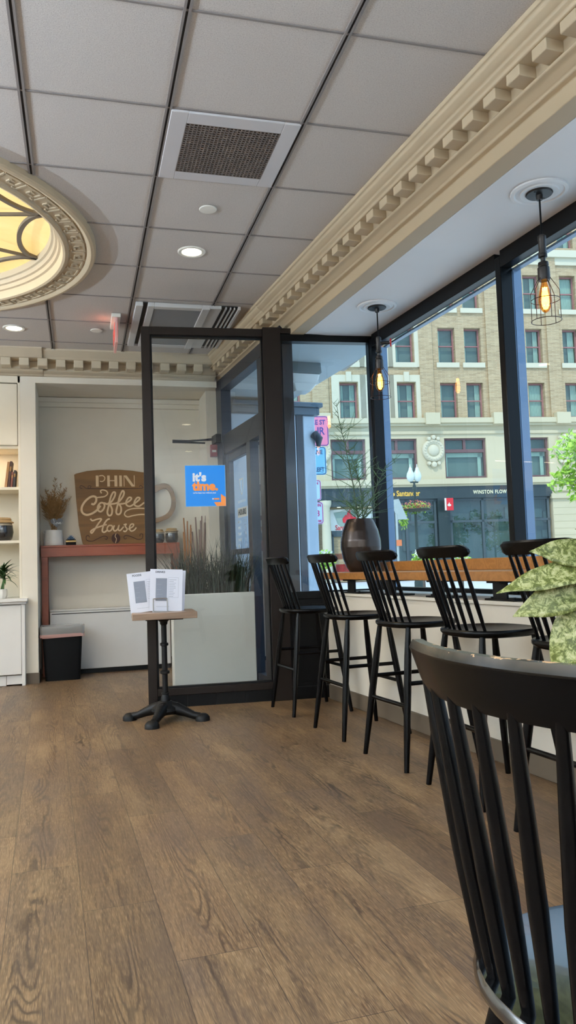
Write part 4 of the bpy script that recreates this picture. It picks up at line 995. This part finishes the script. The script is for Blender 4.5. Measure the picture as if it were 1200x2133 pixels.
m = MB(); m.box(x0, .79, -.135, .50, .742, .770); m.box(x0, .78, -.115, .4, .722, .742); m.build('counter_top', m_white2, sh, bevel=.003)
m = MB(); m.box(.735, .765, -.09, .48, 0, .722); m.box(x0, .735, -.06, .45, .095, .722); m.build('base_cabinet', m_white2, sh, bevel=.002)
m = MB(); m.box(-.10, .733, -.09, -.062, .10, .712); m.build('door', m_white2, sh, bevel=.003)
m = MB(); m.box(x0, -.104, -.09, -.062, .10, .712); m.build('door', m_white2, sh, bevel=.003)
m = MB(); m.box(x0, .60, -.06, -.04, .003, .09); m.box(.604, .733, -.062, -.04, .012, .09); m.build('toe_kick', m_white2, sh)
l = bpy.data.lights.new('shelf_lamp', 'AREA'); l.shape = 'RECTANGLE'; l.size = 1.0; l.size_y = .03; l.energy = 2.6; l.color = (1, .74, .45)
o = bpy.data.objects.new('shelf_lamp', l); COL.objects.link(o); o.parent = sh; o.location = (.1, .22, 2.13)
def book(lb, x, w_, h, col, tilt, d=.16):
    t = thing('book', lb, 'book', (x, 7.60, 1.788), 0, 'books leaning on the lit shelf'); t.rotation_euler = (0, R(tilt), 0)
    m = MB(); m.box(0, w_, 0, d, 0, h); m.build('cover', plain('book_'+lb.split()[0], col, .6), t, bevel=.001)
    m = MB(); m.box(.003, w_-.003, .004, d-.002, h-.002, h+.0005); m.build('pages', m_paper, t)
    m = MB(); m.box(.004, w_-.004, -.0006, 0, h*.62, h*.80); m.build('spine_label', m_pamp, t)
book('tan spined book, leftmost of the leaning books on the lit shelf', -.668, .022, .245, (150, 110, 72), 7)
book('dark brown spined book, second of the leaning books', -.641, .020, .250, (60, 36, 28), 6)
book('maroon spined book, short one between the leaning books', -.616, .018, .150, (110, 60, 50), 5)
book('black spined book leaning nearest the shelf side', -.594, .020, .165, (40, 36, 38), 4)
jar('large dark jar with cloth and twine lid on the middle shelf', (-.69, 7.62, 1.2965), 1.12)
lb_ = thing('bamboo_plant', 'lucky bamboo with strappy leaves in a small white pot on the counter', 'plant', (-.70, 7.56, .771))
m = MB(); m.lathe([(.001, 0), (.042, 0), (.055, .02), (.058, .055), (.052, .085), (.048, .085), (.05, .06), (.001, .05)], 10); m.build('pot', m_white2, lb_, smooth=True, angle=30)
m = MB(); lf = MB(); rb = random.Random(21)
for i in range(5):
    a = rb.uniform(0, 6.28); p0 = Vector((.02*math.cos(a), .02*math.sin(a), .06)); p1 = p0+Vector((rb.uniform(-.03, .04), rb.uniform(-.03, .02), rb.uniform(.16, .26))); m.tube([p0, p0.lerp(p1, .5)+Vector((.01, 0, 0)), p1], .006, 7)
    for j in range(11):
        f = rb.uniform(.35, 1); p = p0.lerp(p1, f); an = rb.uniform(0, 6.28); el = rb.uniform(.1, 1.3)
        if p.y+.1*math.sin(an) > .2: an = -an
        leaf_mesh(rb.uniform(.11, .18), .020, rb.uniform(.3, 1.3), lf, dirM(p, (math.cos(an), math.sin(an)*.8-.15, el)), 8, .3)
m.build('stem', m_leafg, lb_, smooth=True); o = lf.build('foliage', plain('bamboo_leaf', (44, 76, 34), .4, var=.35, scale=25), lb_, smooth=True); o['kind'] = 'stuff'

# ================================================================== OUTSIDE
nb = thing('neighbor_pier', 'blue grey metal clad pier of the next building outside the side window', 'pier', W(4.35, .4, -.04), A)
m = MB(MBc); m.box(-.35, .35, -.36, .36, 0, 2.62); m.box(-.35, .5, .44, .58, 0, 2.62); m.box(-.3, .3, .36, .44, 0, 2.62)
m.build('shaft', plain('blue_grey_cladding', (196, 210, 226), .35, .1, var=.15, scale=3), nb, bevel=.01)
m = MB(MBc); m.box(-.351, -.30, .365, .435, 0, 2.62); m.build('groove', plain('dark_groove', (48, 58, 72), .5), nb)
m = MB(MBc); m.box(-.40, .5, -.36, .62, 2.62, 2.70); m.box(-.43, .5, -.36, .65, 2.70, 2.75); m.build('capital', plain('capital_grey', (84, 102, 118), .5), nb, bevel=.01)
m = MB(MBc); m.tube([(-.36, .56, 2.42), (-.40, .60, 2.36), (-.38, .60, 2.28)], [.05, .045, .02], 10); m.build('corner_boss', plain('boss_grey', (58, 66, 78), .5), nb, smooth=True)
sl = thing('porch_lamp', 'boxy porch ceiling light with ribbed glass outside the side window', 'outdoor light', W(2.66, .30, ZS+.01), A)
m = MB(MBc); loft(m, [[(x, y, z) for x, y, z in rrect(.14, .13, .02, -.10)], rrect(.16, .15, .02, -.085), rrect(.155, .145, .02, 0)]); m.build('housing', plain('lamp_grey', (110, 122, 126), .5), sl, bevel=.004)
m = MB(MBc); loft(m, [rrect(.075, .07, .01, -.235), rrect(.13, .12, .02, -.17), rrect(.145, .135, .02, -.10)])
for i in range(9): m.box(-.13+i*.03, -.125+i*.03, -.125, .125, -.18, -.10)
m.build('glass', plain('ribbed_glass', (236, 240, 240), .15, spec=.8), sl)

# ---- office building across the street (facade frame: x along, y into the building, z up)
ob = thing('office_building', 'tan brick office building with stone base across the street', 'building', MF @ Vector((0, 0, 0)), -B)
m_brick = brick_mat('tan_brick', (176, 148, 110), (142, 118, 86), (186, 168, 136))
m_stone = plain('limestone', (200, 188, 156), .85, var=.06, scale=.8, bump=.1, bscale=8)
m_stone2 = plain('limestone_trim', (206, 198, 172), .85, var=.05, scale=.8)
m_sash = plain('dusty_red_sash', (160, 112, 110), .6); m_sashd = plain('dark_red_frame', (112, 84, 84), .6)
m_room = plain('office_interior', (104, 120, 112), .9, var=.25, scale=.8); m_curt = plain('pale_curtain', (172, 190, 172), .9, var=.12, scale=9)
m_gb = glass('building_glass', (.85, .95, .93), 1.5, 1.2)
m_dkst = plain('black_granite', (46, 58, 60), .25, var=.15, scale=2); m_bronzeg = plain('storefront_bronze', (70, 82, 86), .4)
def grid_wall(mb, s0, s1, z0, z1, holes, depth, y=0):
    S_ = sorted({s0, s1}|{h[0] for h in holes}|{h[1] for h in holes}); Z_ = sorted({z0, z1}|{h[2] for h in holes}|{h[3] for h in holes})
    for a, b in zip(S_[:-1], S_[1:]):
        for c, d in zip(Z_[:-1], Z_[1:]):
            cs, cz = (a+b)/2, (c+d)/2
            if any(h[0] < cs < h[1] and h[2] < cz < h[3] for h in holes): continue
            mb.quad((a, y, c), (b, y, c), (b, y, d), (a, y, d))
    for a, b, c, d in holes:
        mb.quad((a, y, c), (a, y+depth, c), (a, y+depth, d), (a, y, d)); mb.quad((b, y, c), (b, y, d), (b, y+depth, d), (b, y+depth, c))
        mb.quad((a, y, c), (b, y, c), (b, y+depth, c), (a, y+depth, c)); mb.quad((a, y, d), (a, y+depth, d), (b, y+depth, d), (b, y, d))
cols = [(-1.2, -.1), (2.4, 3.5), (4.1, 5.2), (6.6, 7.7), (10.10, 11.20), (11.85, 12.95), (13.66, 14.80), (16.38, 17.46), (18.06, 19.12), (22.08, 23.16), (24.54, 25.6), (27.0, 28.1), (29.4, 30.5)]
rows = [(9.63, 11.80), (13.04, 15.22), (16.46, 18.66), (20.45, 22.6)]
holes = [(a, b, c, d) for a, b in cols for c, d in rows]
m = MB(); grid_wall(m, -6, 34, 9.3, 26, holes, .42); m.box(-6, 34, .6, 8, -.1, 26.2); m.build('brick_wall', m_brick, ob)
m = MB()
for a, b in ((15.1, 15.95), (19.45, 21.7), (23.45, 24.25), (8.4, 9.4), (26.1, 26.6)): m.box(a, b, -.14, .01, 9.6, 26)
m.build('brick_pier', m_brick, ob)
m = MB()
for a, b in cols:
    for c, d in rows[:3]: m.box(a-.18, b+.18, -.12, .05, c-.32, c-.02)
for a, b in ((13.66, 14.80), (10.10, 11.20), (11.85, 12.95)):
    for c, d in rows[:2]:
        m.box(a-.50, a-.03, -.10, .02, c-.3, d+.45); m.box(b+.03, b+.50, -.10, .02, c-.3, d+.45); m.box(a-.03, b+.03, -.10, .02, d+.03, d+.45); m.box((a+b)/2-.16, (a+b)/2+.16, -.2, .02, d+.02, d+.62)
m.box(-6, 34, -.12, .02, 19.3, 19.75); m.box(-6, 34, -.30, .02, 19.75, 20.2)
m.build('stone_trim', m_stone2, ob)
m_lit = emis('ceiling_tube', (255, 250, 225), 1.4)
rw = random.Random(5)
for ri, (c, d) in enumerate(rows):
    for ci, (a, b) in enumerate(cols):
        if b < 2 or a > 27: continue
        f = MB(); w_ = .09; zc = (c+d)/2; y0 = .30
        f.box(a, a+w_, y0, y0+.1, c, d); f.box(b-w_, b, y0, y0+.1, c, d); f.box(a+w_, b-w_, y0, y0+.1, d-w_, d); f.box(a+w_, b-w_, y0, y0+.1, c, c+w_); f.box(a+w_, b-w_, y0, y0+.1, zc-.035, zc+.035)
        wi = f.build('window', m_sash, ob)
        p = MB(); p.quad((a+w_, y0+.05, c+w_), (b-w_, y0+.05, c+w_), (b-w_, y0+.05, d-w_), (a+w_, y0+.05, d-w_)); p.build('pane', m_gb, wi)
        p = MB(); p.quad((a, .58, c), (b, .58, c), (b, .58, d), (a, .58, d)); p.build('interior', m_room, wi)
        q = rw.random(); full = (ci, ri) in ((9, 0), (10, 2)); cur = MB()
        if full: ivs = [(a+.02, b-.02)]
        elif q < .3: ivs = [(a+.02, a+.25)]
        elif q < .55: ivs = [(b-.38, b-.05)]
        elif q < .85: ivs = [(a+.55, b-.1)]
        else: ivs = [(a+.1, a+.3), (b-.4, b-.1)]
        for x0, x1 in ivs:
            n = max(2, int((x1-x0)/.07))
            for i in range(n): x = x0+(x1-x0)*i/n; cur.box(x, x+(x1-x0)/n*.8, .47, .50, c+.02, d-.02)
        cur.build('curtain', m_curt, wi)
m = MB(); g2 = [(9.42, 11.55), (12.25, 14.74), (16.46, 19.12), (20.55, 23.2), (24.9, 27.4), (2.4, 5.0), (5.8, 8.0)]
h2 = [(a, b, 5.92, 8.37) for a, b in g2]
grid_wall(m, -6, 34, 5.42, 9.3, h2, .35, -.02)
m.box(-6, 34, -.45, 0, 9.25, 9.55); m.box(-6, 34, -.30, 0, 9.10, 9.25); m.box(-6, 34, -.12, 0, 8.62, 8.80); m.box(-6, 34, -.35, 0, 5.55, 5.85); m.box(-6, 34, -.20, 0, 5.42, 5.55)
for x in (15.2, 19.5, 23.6, 8.5): m.box(x, x+.9, -.55, 0, 9.15, 9.85)
m.build('stone_storey', m_stone, ob)
for a, b in g2:
    c, d = 5.92, 8.37; y0 = .15; f = MB()
    f.box(a, a+.12, y0, y0+.15, c, d); f.box(b-.12, b, y0, y0+.15, c, d); f.box(a+.12, b-.12, y0, y0+.15, d-.10, d); f.box(a+.12, b-.12, y0, y0+.15, c, c+.12); f.box(a+.12, b-.12, y0, y0+.15, 7.50, 7.70); f.box((a+b)/2-.08, (a+b)/2+.08, y0, y0+.15, 7.7, d-.1)
    wi = f.build('window', m_sashd, ob)
    p = MB(); p.quad((a+.1, y0+.08, c+.1), (b-.1, y0+.08, c+.1), (b-.1, y0+.08, d-.1), (a+.1, y0+.08, d-.1)); p.build('pane', m_gb, wi)
    p = MB(); p.quad((a, .58, c), (b, .58, c), (b, .58, d), (a, .58, d)); p.build('interior', m_room, wi)
    p = MB(); p.box(b-.42, b-.2, .42, .46, c+.1, d-.9); p.box(a+.12, a+.3, .42, .46, c+.1, d-.9); p.box(a+.12, b-.12, .42, .46, 7.25, 7.5); p.build('curtain', m_curt, wi)
for x in (15.72, 8.75, 24.2):
    m = MB(T(x, -.03, 7.62) @ UP)
    m.lathe([(.001, .26), (.22, .24), (.34, .16), (.36, .10), (.44, .16), (.56, .22), (.66, .18), (.70, .06), (.70, 0), (.001, 0)], 40)
    for i in range(20): a = 2*PI*i/20; m.lathe([(.001, .26), (.05, .24), (.06, .18)], 8, c=(.55*math.cos(a), .55*math.sin(a)))
    m.lathe([(.001, .3), (.12, .28), (.16, .1)], 12, c=(0, .78)); m.lathe([(.001, .3), (.10, .28), (.14, .1)], 12, c=(-.28, .70)); m.lathe([(.001, .3), (.10, .28), (.14, .1)], 12, c=(.28, .70))
    m.lathe([(.001, .26), (.16, .2), (.2, .05)], 12, c=(0, -.86)); m.lathe([(.001, .22), (.1, .2), (.14, .05)], 12, c=(-.3, -.78)); m.lathe([(.001, .22), (.1, .2), (.14, .05)], 12, c=(.3, -.78))
    m.build('medallion', m_stone2, ob, smooth=True, angle=50)
# street level
m = MB(); m.box(8.0, 23.2, -.12, .3, 4.70, 5.42); m.build('sign_band', m_dkst, ob)
m = MB(); m.box(15.84, 16.58, -.10, .3, -.1, 4.70); m.box(8.0, 8.5, -.05, .3, -.1, 4.7); m.build('granite_pier', m_dkst, ob)
m = MB(); m.box(23.2, 24.75, -.10, .5, -.1, 5.42); m.box(24.75, 26, -.02, .5, -.1, 5.42); m.box(27.6, 34, -.02, .5, -.1, 5.42); m.box(26, 27.6, -.02, .5, 3.3, 5.42); m.box(-6, 8.0, -.02, .5, -.1, 5.42); m.box(23.1, 25.0, -.25, 0, 4.55, 4.85); m.box(23.3, 24.6, -.2, 0, 5.0, 5.42)
for i in range(11): m.box(23.22, 24.73, -.115, -.09, .2+i*.42, .56+i*.42)
m.build('stone_pier', m_stone, ob)
m = MB(T(8.92, -.35, 0)); m.lathe([(.34, -.1), (.34, .1), (.28, .16), (.27, 2.5), (.24, 4.25), (.30, 4.35), (.34, 4.5), (.34, 4.68)], 28); m.build('column', m_stone2, ob, smooth=True, angle=40)
m = MB(); y0 = .12
for x in (12.5, 12.95, 13.9, 15.72, 16.7, 18.72, 20.9, 22.98): m.box(x-.07, x+.07, y0-.05, y0+.1, -.1, 4.7)
for z in (3.30,): m.box(12.5, 15.8, y0-.05, y0+.1, z-.07, z+.07); m.box(16.6, 23.1, y0-.05, y0+.1, z-.07, z+.07)
m.box(12.5, 23.1, y0-.05, y0+.1, 4.55, 4.7); m.box(12.5, 23.1, y0-.05, y0+.1, -.1, .5); m.build('storefront_frame', m_bronzeg, ob)
m = MB(); m.quad((12.5, .16, .5), (23.1, .16, .5), (23.1, .16, 4.6), (12.5, .16, 4.6)); m.build('storefront_pane', m_gb, ob)
m = MB(); m.box(12.4, 23.15, .55, .6, -.1, 4.7)
for i in range(22): x = rw.uniform(12.8, 22.8); z = rw.uniform(.6, 3.6); m.box(x, x+rw.uniform(.3, 1.2), .40, .55, z, z+rw.uniform(.2, 1.2))
m.build('storefront_interior', plain('shop_interior', (70, 88, 90), .9, var=.35, scale=1.2), ob)
# bank entrance
m_bred = plain('bank_red', (214, 40, 50), .5); m_bwht = plain('bank_white', (226, 226, 216), .6)
m = MB(); m.box(9.2, 12.4, .9, 1.0, -.1, 4.7); m.box(9.2, 12.4, 0, 1.0, 4.35, 4.7); m.build('entrance_recess', plain('entrance_dark', (66, 78, 78), .5), ob)
m = MB(); m.box(9.35, 12.3, .50, .54, 2.95, 4.22); m.build('bank_banner', m_bwht, ob)
m = MB(); m.prism([(9.5, -.53), (10.0, -.53), (10.0, -.50), (9.5, -.50)], 0, .01)
m = MB(SM @ T(0, 0, -.49)); m.prism([(9.55, 4.05), (10.9, 4.12), (10.9, 3.3), (10.1, 3.0), (9.8, 3.35)], 0, .01); m.build('banner_photo', plain('banner_grey', (150, 168, 156), .6), ob)
def flame(mb, x, z, s, d0, d1):
    pts = [(-.42, -.05), (-.40, -.25), (-.15, -.38), (.18, -.38), (.42, -.22), (.42, -.02), (.30, .12), (.26, .02), (.10, .22), (.04, .52), (-.10, .34), (-.16, .14), (-.22, .20)]
    mb.prism([(x+a*s, z+b*s) for a, b in pts], d0, d1)
m = MB(SM @ T(0, 0, -.48)); flame(m, 10.5, 3.70, 1.0, .01, .03); m.build('flame_emblem', m_bred, ob)
text('lettering', 'Santander', .42, m_bred, ob, T(9.62, .475, 3.12) @ UP, .005, align='LEFT', bold=.004, sx=.80)
m = MB(); 
for a, b in ((9.4, 9.5), (10.5, 10.72), (11.75, 11.9)): m.box(a, b, .48, .56, -.1, 2.75)
m.box(9.4, 11.9, .48, .56, 2.6, 2.95); m.build('entrance_door', m_bronzeg, ob)
m = MB(); m.box(9.9, 10.45, .62, .66, 1.3, 2.6); m.box(10.75, 11.5, .62, .66, 1.0, 2.6); m.box(9.5, 11.8, .6, .62, 1.25, 1.6); m.box(9.6, 11.6, .60, .66, .0, .95); m.build('red_interior', m_bred, ob)
m = MB(); 
for x in (9.85, 11.05, 11.7): m.lathe([(.001, -.02), (.12, -.02), (.12, 0), (.001, 0)], 12, T(x, .3, 4.345))
m.build('entrance_downlight', m_lit, ob)
m_gold = plain('gold_letters', (236, 186, 70), .5, var=.02); m_cream = plain('cream_letters', (236, 228, 190), .5, var=.02)
text('lettering', 'Santander', .46, m_gold, ob, T(13.30, -.13, 5.03) @ UP, .01, align='LEFT', bold=.010, sx=.78)
m = MB(SM @ T(0, 0, .12)); flame(m, 12.98, 5.05, .50, 0, .02); m.build('flame_emblem', m_gold, ob)
text('lettering', 'WINSTON FLOWERS', .31, m_cream, ob, T(18.10, -.13, 5.03) @ UP, .01, align='LEFT', bold=.006, sx=.78, spacing=1.18)
m = MB(); m.box(16.05, 16.58, -.75, -.69, 3.93, 4.66); m.box(16.28, 16.34, -.69, -.10, 4.5, 4.56); bs = m.build('blade_sign', m_bred, ob)
m = MB(); m.box(16.04, 16.14, -.765, -.75, 3.93, 4.66); m.build('sign_edge', m_bwht, bs)
m = MB(SM @ T(0, 0, .752)); flame(m, 16.32, 4.27, .26, 0, .01); m.build('flame_emblem', m_bwht, bs)
m = MB(); m.box(23.6, 24.25, -.14, -.10, 1.62, 1.85); m.build('wall_plaque', plain('plaque_grey', (120, 122, 110), .5), ob)
m = MB(); m.box(26.0, 27.6, .45, .5, -.1, 3.3); m.build('side_door', m_dkst, ob)

# ---- street furniture
lp = thing('street_lamp', 'twin acorn globe street lamp in front of the bank', 'street lamp', MFd(28) @ Vector((9.0, 0, -.1)), -B)
m = MB(); m.lathe([(.16, 0), (.16, .3), (.10, .6), (.06, .8), (.05, 3.7), (.09, 3.8), (.04, 3.95), (.04, 4.05)], 16); m.box(-.15, .15, -.03, .03, 4.0, 4.06); m.build('post', plain('lamp_green', (40, 56, 52), .5), lp, smooth=True, angle=40)
for x in (-.13, .13):
    m = MB(T(x, 0, 4.05)); m.lathe([(.06, 0), (.13, .08), (.155, .20), (.13, .32), (.07, .44), (.06, .50), (.02, .56), (.012, .66)], 20); m.build('globe', plain('acorn_glass', (206, 216, 208), .2), lp, smooth=True)
fb = thing('flower_basket', 'hanging basket of coral flowers and trailing green on the street lamp', 'flowers', MFd(27.9) @ Vector((9.0, 0, 2.80)), -B)
rf_ = random.Random(9)
m = MB(); m.lathe([(.10, 0), (.48, .06), (.52, .10), (.48, .12), (.10, .10)], 24); m.build('basket', plain('basket_dark', (50, 52, 44), .8), fb)
def puff(mb, n, c, rad, size, rr, sq=(1, 1, 1)):
    for i in range(n):
        v = Vector((rr.gauss(0, 1), rr.gauss(0, 1), rr.gauss(0, 1))).normalized()*rr.random()**.45
        p = Vector(c)+Vector((v.x*rad*sq[0], v.y*rad*sq[1], v.z*rad*sq[2])); a = Vector((rr.uniform(-1, 1), rr.uniform(-1, 1), rr.uniform(-1, 1))).normalized(); b = a.orthogonal().normalized(); s = size*rr.uniform(.6, 1.3)
        mb.add([p-a*s, p-b*s*.5, p+a*s, p+b*s*.5], [(0, 1, 2, 3)])
m = MB(); puff(m, 260, (0, 0, .24), .62, .045, rf_, (1, .5, .35)); o = m.build('blossom', plain('coral', (206, 108, 90), .7, var=.2), fb); o['kind'] = 'stuff'
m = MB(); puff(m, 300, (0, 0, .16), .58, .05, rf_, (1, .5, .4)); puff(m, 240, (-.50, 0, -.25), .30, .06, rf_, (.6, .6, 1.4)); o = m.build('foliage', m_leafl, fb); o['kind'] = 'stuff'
def shrub(lb, D, s, z, r, n, cat='bush'):
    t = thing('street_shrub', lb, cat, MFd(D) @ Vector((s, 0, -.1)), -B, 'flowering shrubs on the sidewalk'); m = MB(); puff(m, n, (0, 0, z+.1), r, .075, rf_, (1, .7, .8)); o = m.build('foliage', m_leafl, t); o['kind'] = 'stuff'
    m = MB(); puff(m, n//3, (0, 0, z+.25), r*.8, .07, rf_, (1, .7, .7)); o = m.build('blossom', m_bwht, t); o['kind'] = 'stuff'
    m = MB(); m.tube([(0, 0, 0), (0, 0, z)], .05, 8); m.build('stem', m_bark, t); return t
shrub('pale flowering shrub on the far sidewalk, below the street lamp', 26.6, 8.75, 1.05, .42, 380)
shrub('pale flowering shrub in front of the bank door, left of the pot', 28, 5.45, 1.15, .45, 380)
shrub('low flowering shrub on the far sidewalk near the florist windows', 28, 10.7, .85, .4, 300)
m_alu = plain('sign_aluminium', (168, 178, 176), .5, .3)
ts = thing('traffic_sign', 'tilted grey back of a road sign on a pole beside the bank', 'road sign', MFd(20) @ Vector((5.90, 0, -.1)), -B)
m = MB(); m.tube([(0, 0, 0), (0, 0, 2.35)], .03, 10); m.build('pole', m_alu, ts, smooth=True)
m = MB(SM); m.prism([(-.16, 2.72), (.08, 2.75), (.30, 2.20), (.03, 2.20)], 0, .012); m.build('panel', m_alu, ts)
m = MB(); m.box(-.04, .10, -.05, -.03, 1.5, 1.66); m.build('sticker', plain('orange_sticker', (214, 120, 70), .5), ts)

def street_sign(lb, s, z0, z1, w_, col, tcol, lines, D=10.7, arrow=False):
    t = thing('street_sign', lb, 'street sign', MFd(D) @ Vector((s, 0, z0)), -B, 'stacked street signs beside the pier'); h = z1-z0
    m = MB(SM); pr = [(x, y+h/2) for x, y, _ in rrect(w_/2, h/2, .04, 0, 5)]; m.prism(pr, 0, .006); m.build('panel', col, t)
    m = MB(SM); ro = [(x, y+h/2) for x, y, _ in rrect(w_/2-.01, h/2-.01, .035, 0, 5)]; ro.append(ro[0]); m.ribbon(ro, .010, .006, .008); m.build('border', tcol, t)
    for (tx, sz, x, zz) in lines: text('lettering', tx, sz, tcol, t, T(x, -.008, zz) @ UP, .001, bold=.002, align='RIGHT', sx=.85)
    if arrow: m = MB(); m.box(-w_/2+.05, w_/2-.20, -.009, -.006, .07, .105); m.build('arrow', tcol, t)
    return t
m_pink = plain('pink_sign', (232, 130, 160), .5); m_bsign = plain('pale_blue_sign', (116, 178, 220), .5); m_sblue = plain('sign_violet', (60, 60, 140), .5); m_mag = plain('sign_magenta', (176, 40, 110), .5); m_dkt = plain('sign_dark_text', (50, 80, 110), .5); m_wsign = plain('sign_pale', (170, 200, 226), .5)
D0 = 10.25; cosB = math.cos(B)
sp_x = lambda x, y: (Matrix.Rotation(B, 4, 'Z') @ Vector((x, y, 0)))
sx_ = sp_x(3.51, 10.67); DS = sx_.y
xr = sx_.x
street_sign('pink street sign with a blue arrow bar, top of the sign stack outside', xr-.26, 2.69, 3.13, .52, m_pink, m_sblue, [('RE ST', .095, .215, .345), ('UR', .155, .20, .215)], DS, True)
street_sign('pale blue lane sign directly below the pink street sign', xr-.30, 2.27, 2.68, .50, m_bsign, m_dkt, [('LANE', .085, .20, .33), ('T', .10, .06, .20), ('LEFT', .085, .22, .075)], DS)
street_sign('narrow pale sign below the lane sign, mostly hidden by the pier', xr-.30, 1.90, 2.20, .32, m_wsign, m_mag, [('ON', .06, .12, .25)], DS)
street_sign('magenta bordered parking sign lowest on the sign pole', xr-.27, 1.56, 1.88, .30, m_wsign, m_mag, [('ON', .06, .12, .27), ('3', .12, .10, .15), ('OW', .05, .12, .04)], DS)
sgp = thing('sign_pole', 'thin metal pole carrying the stacked street signs', 'pole', MFd(DS+.04) @ Vector((xr-.30, 0, -.05)), -B)
m = MB(); m.tube([(0, 0, 0), (0, 0, 3.25)], .025, 10); m.build('post', m_alu, sgp, smooth=True)

# ---- street trees
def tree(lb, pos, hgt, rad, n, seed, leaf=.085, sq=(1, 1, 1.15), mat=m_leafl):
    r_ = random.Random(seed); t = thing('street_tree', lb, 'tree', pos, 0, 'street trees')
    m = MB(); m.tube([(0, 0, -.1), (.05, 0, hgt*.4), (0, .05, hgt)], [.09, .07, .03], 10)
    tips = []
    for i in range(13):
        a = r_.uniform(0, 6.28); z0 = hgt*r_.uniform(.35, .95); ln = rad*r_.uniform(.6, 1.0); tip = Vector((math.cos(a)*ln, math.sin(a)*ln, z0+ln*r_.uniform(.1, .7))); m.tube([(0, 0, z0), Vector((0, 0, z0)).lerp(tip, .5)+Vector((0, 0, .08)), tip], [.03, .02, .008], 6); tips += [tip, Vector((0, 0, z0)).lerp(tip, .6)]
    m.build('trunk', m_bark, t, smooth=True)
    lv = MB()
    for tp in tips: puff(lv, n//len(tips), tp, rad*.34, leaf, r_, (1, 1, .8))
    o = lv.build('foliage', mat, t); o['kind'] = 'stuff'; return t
tree('bright green street tree at the right edge of the window', (11.62, 14.9, -.1), 3.5, 1.2, 3600, 2)
for i, (s, D) in enumerate(((20.5, 34), (25.5, 31))):
    p = MFd(D) @ Vector((s, 0, -.1)); tree(['leafy street tree along the far sidewalk, to the right of the view', 'leafy street tree farthest right along the street'][i], p, 4.2, 1.7, 1500, 30+i, .13)
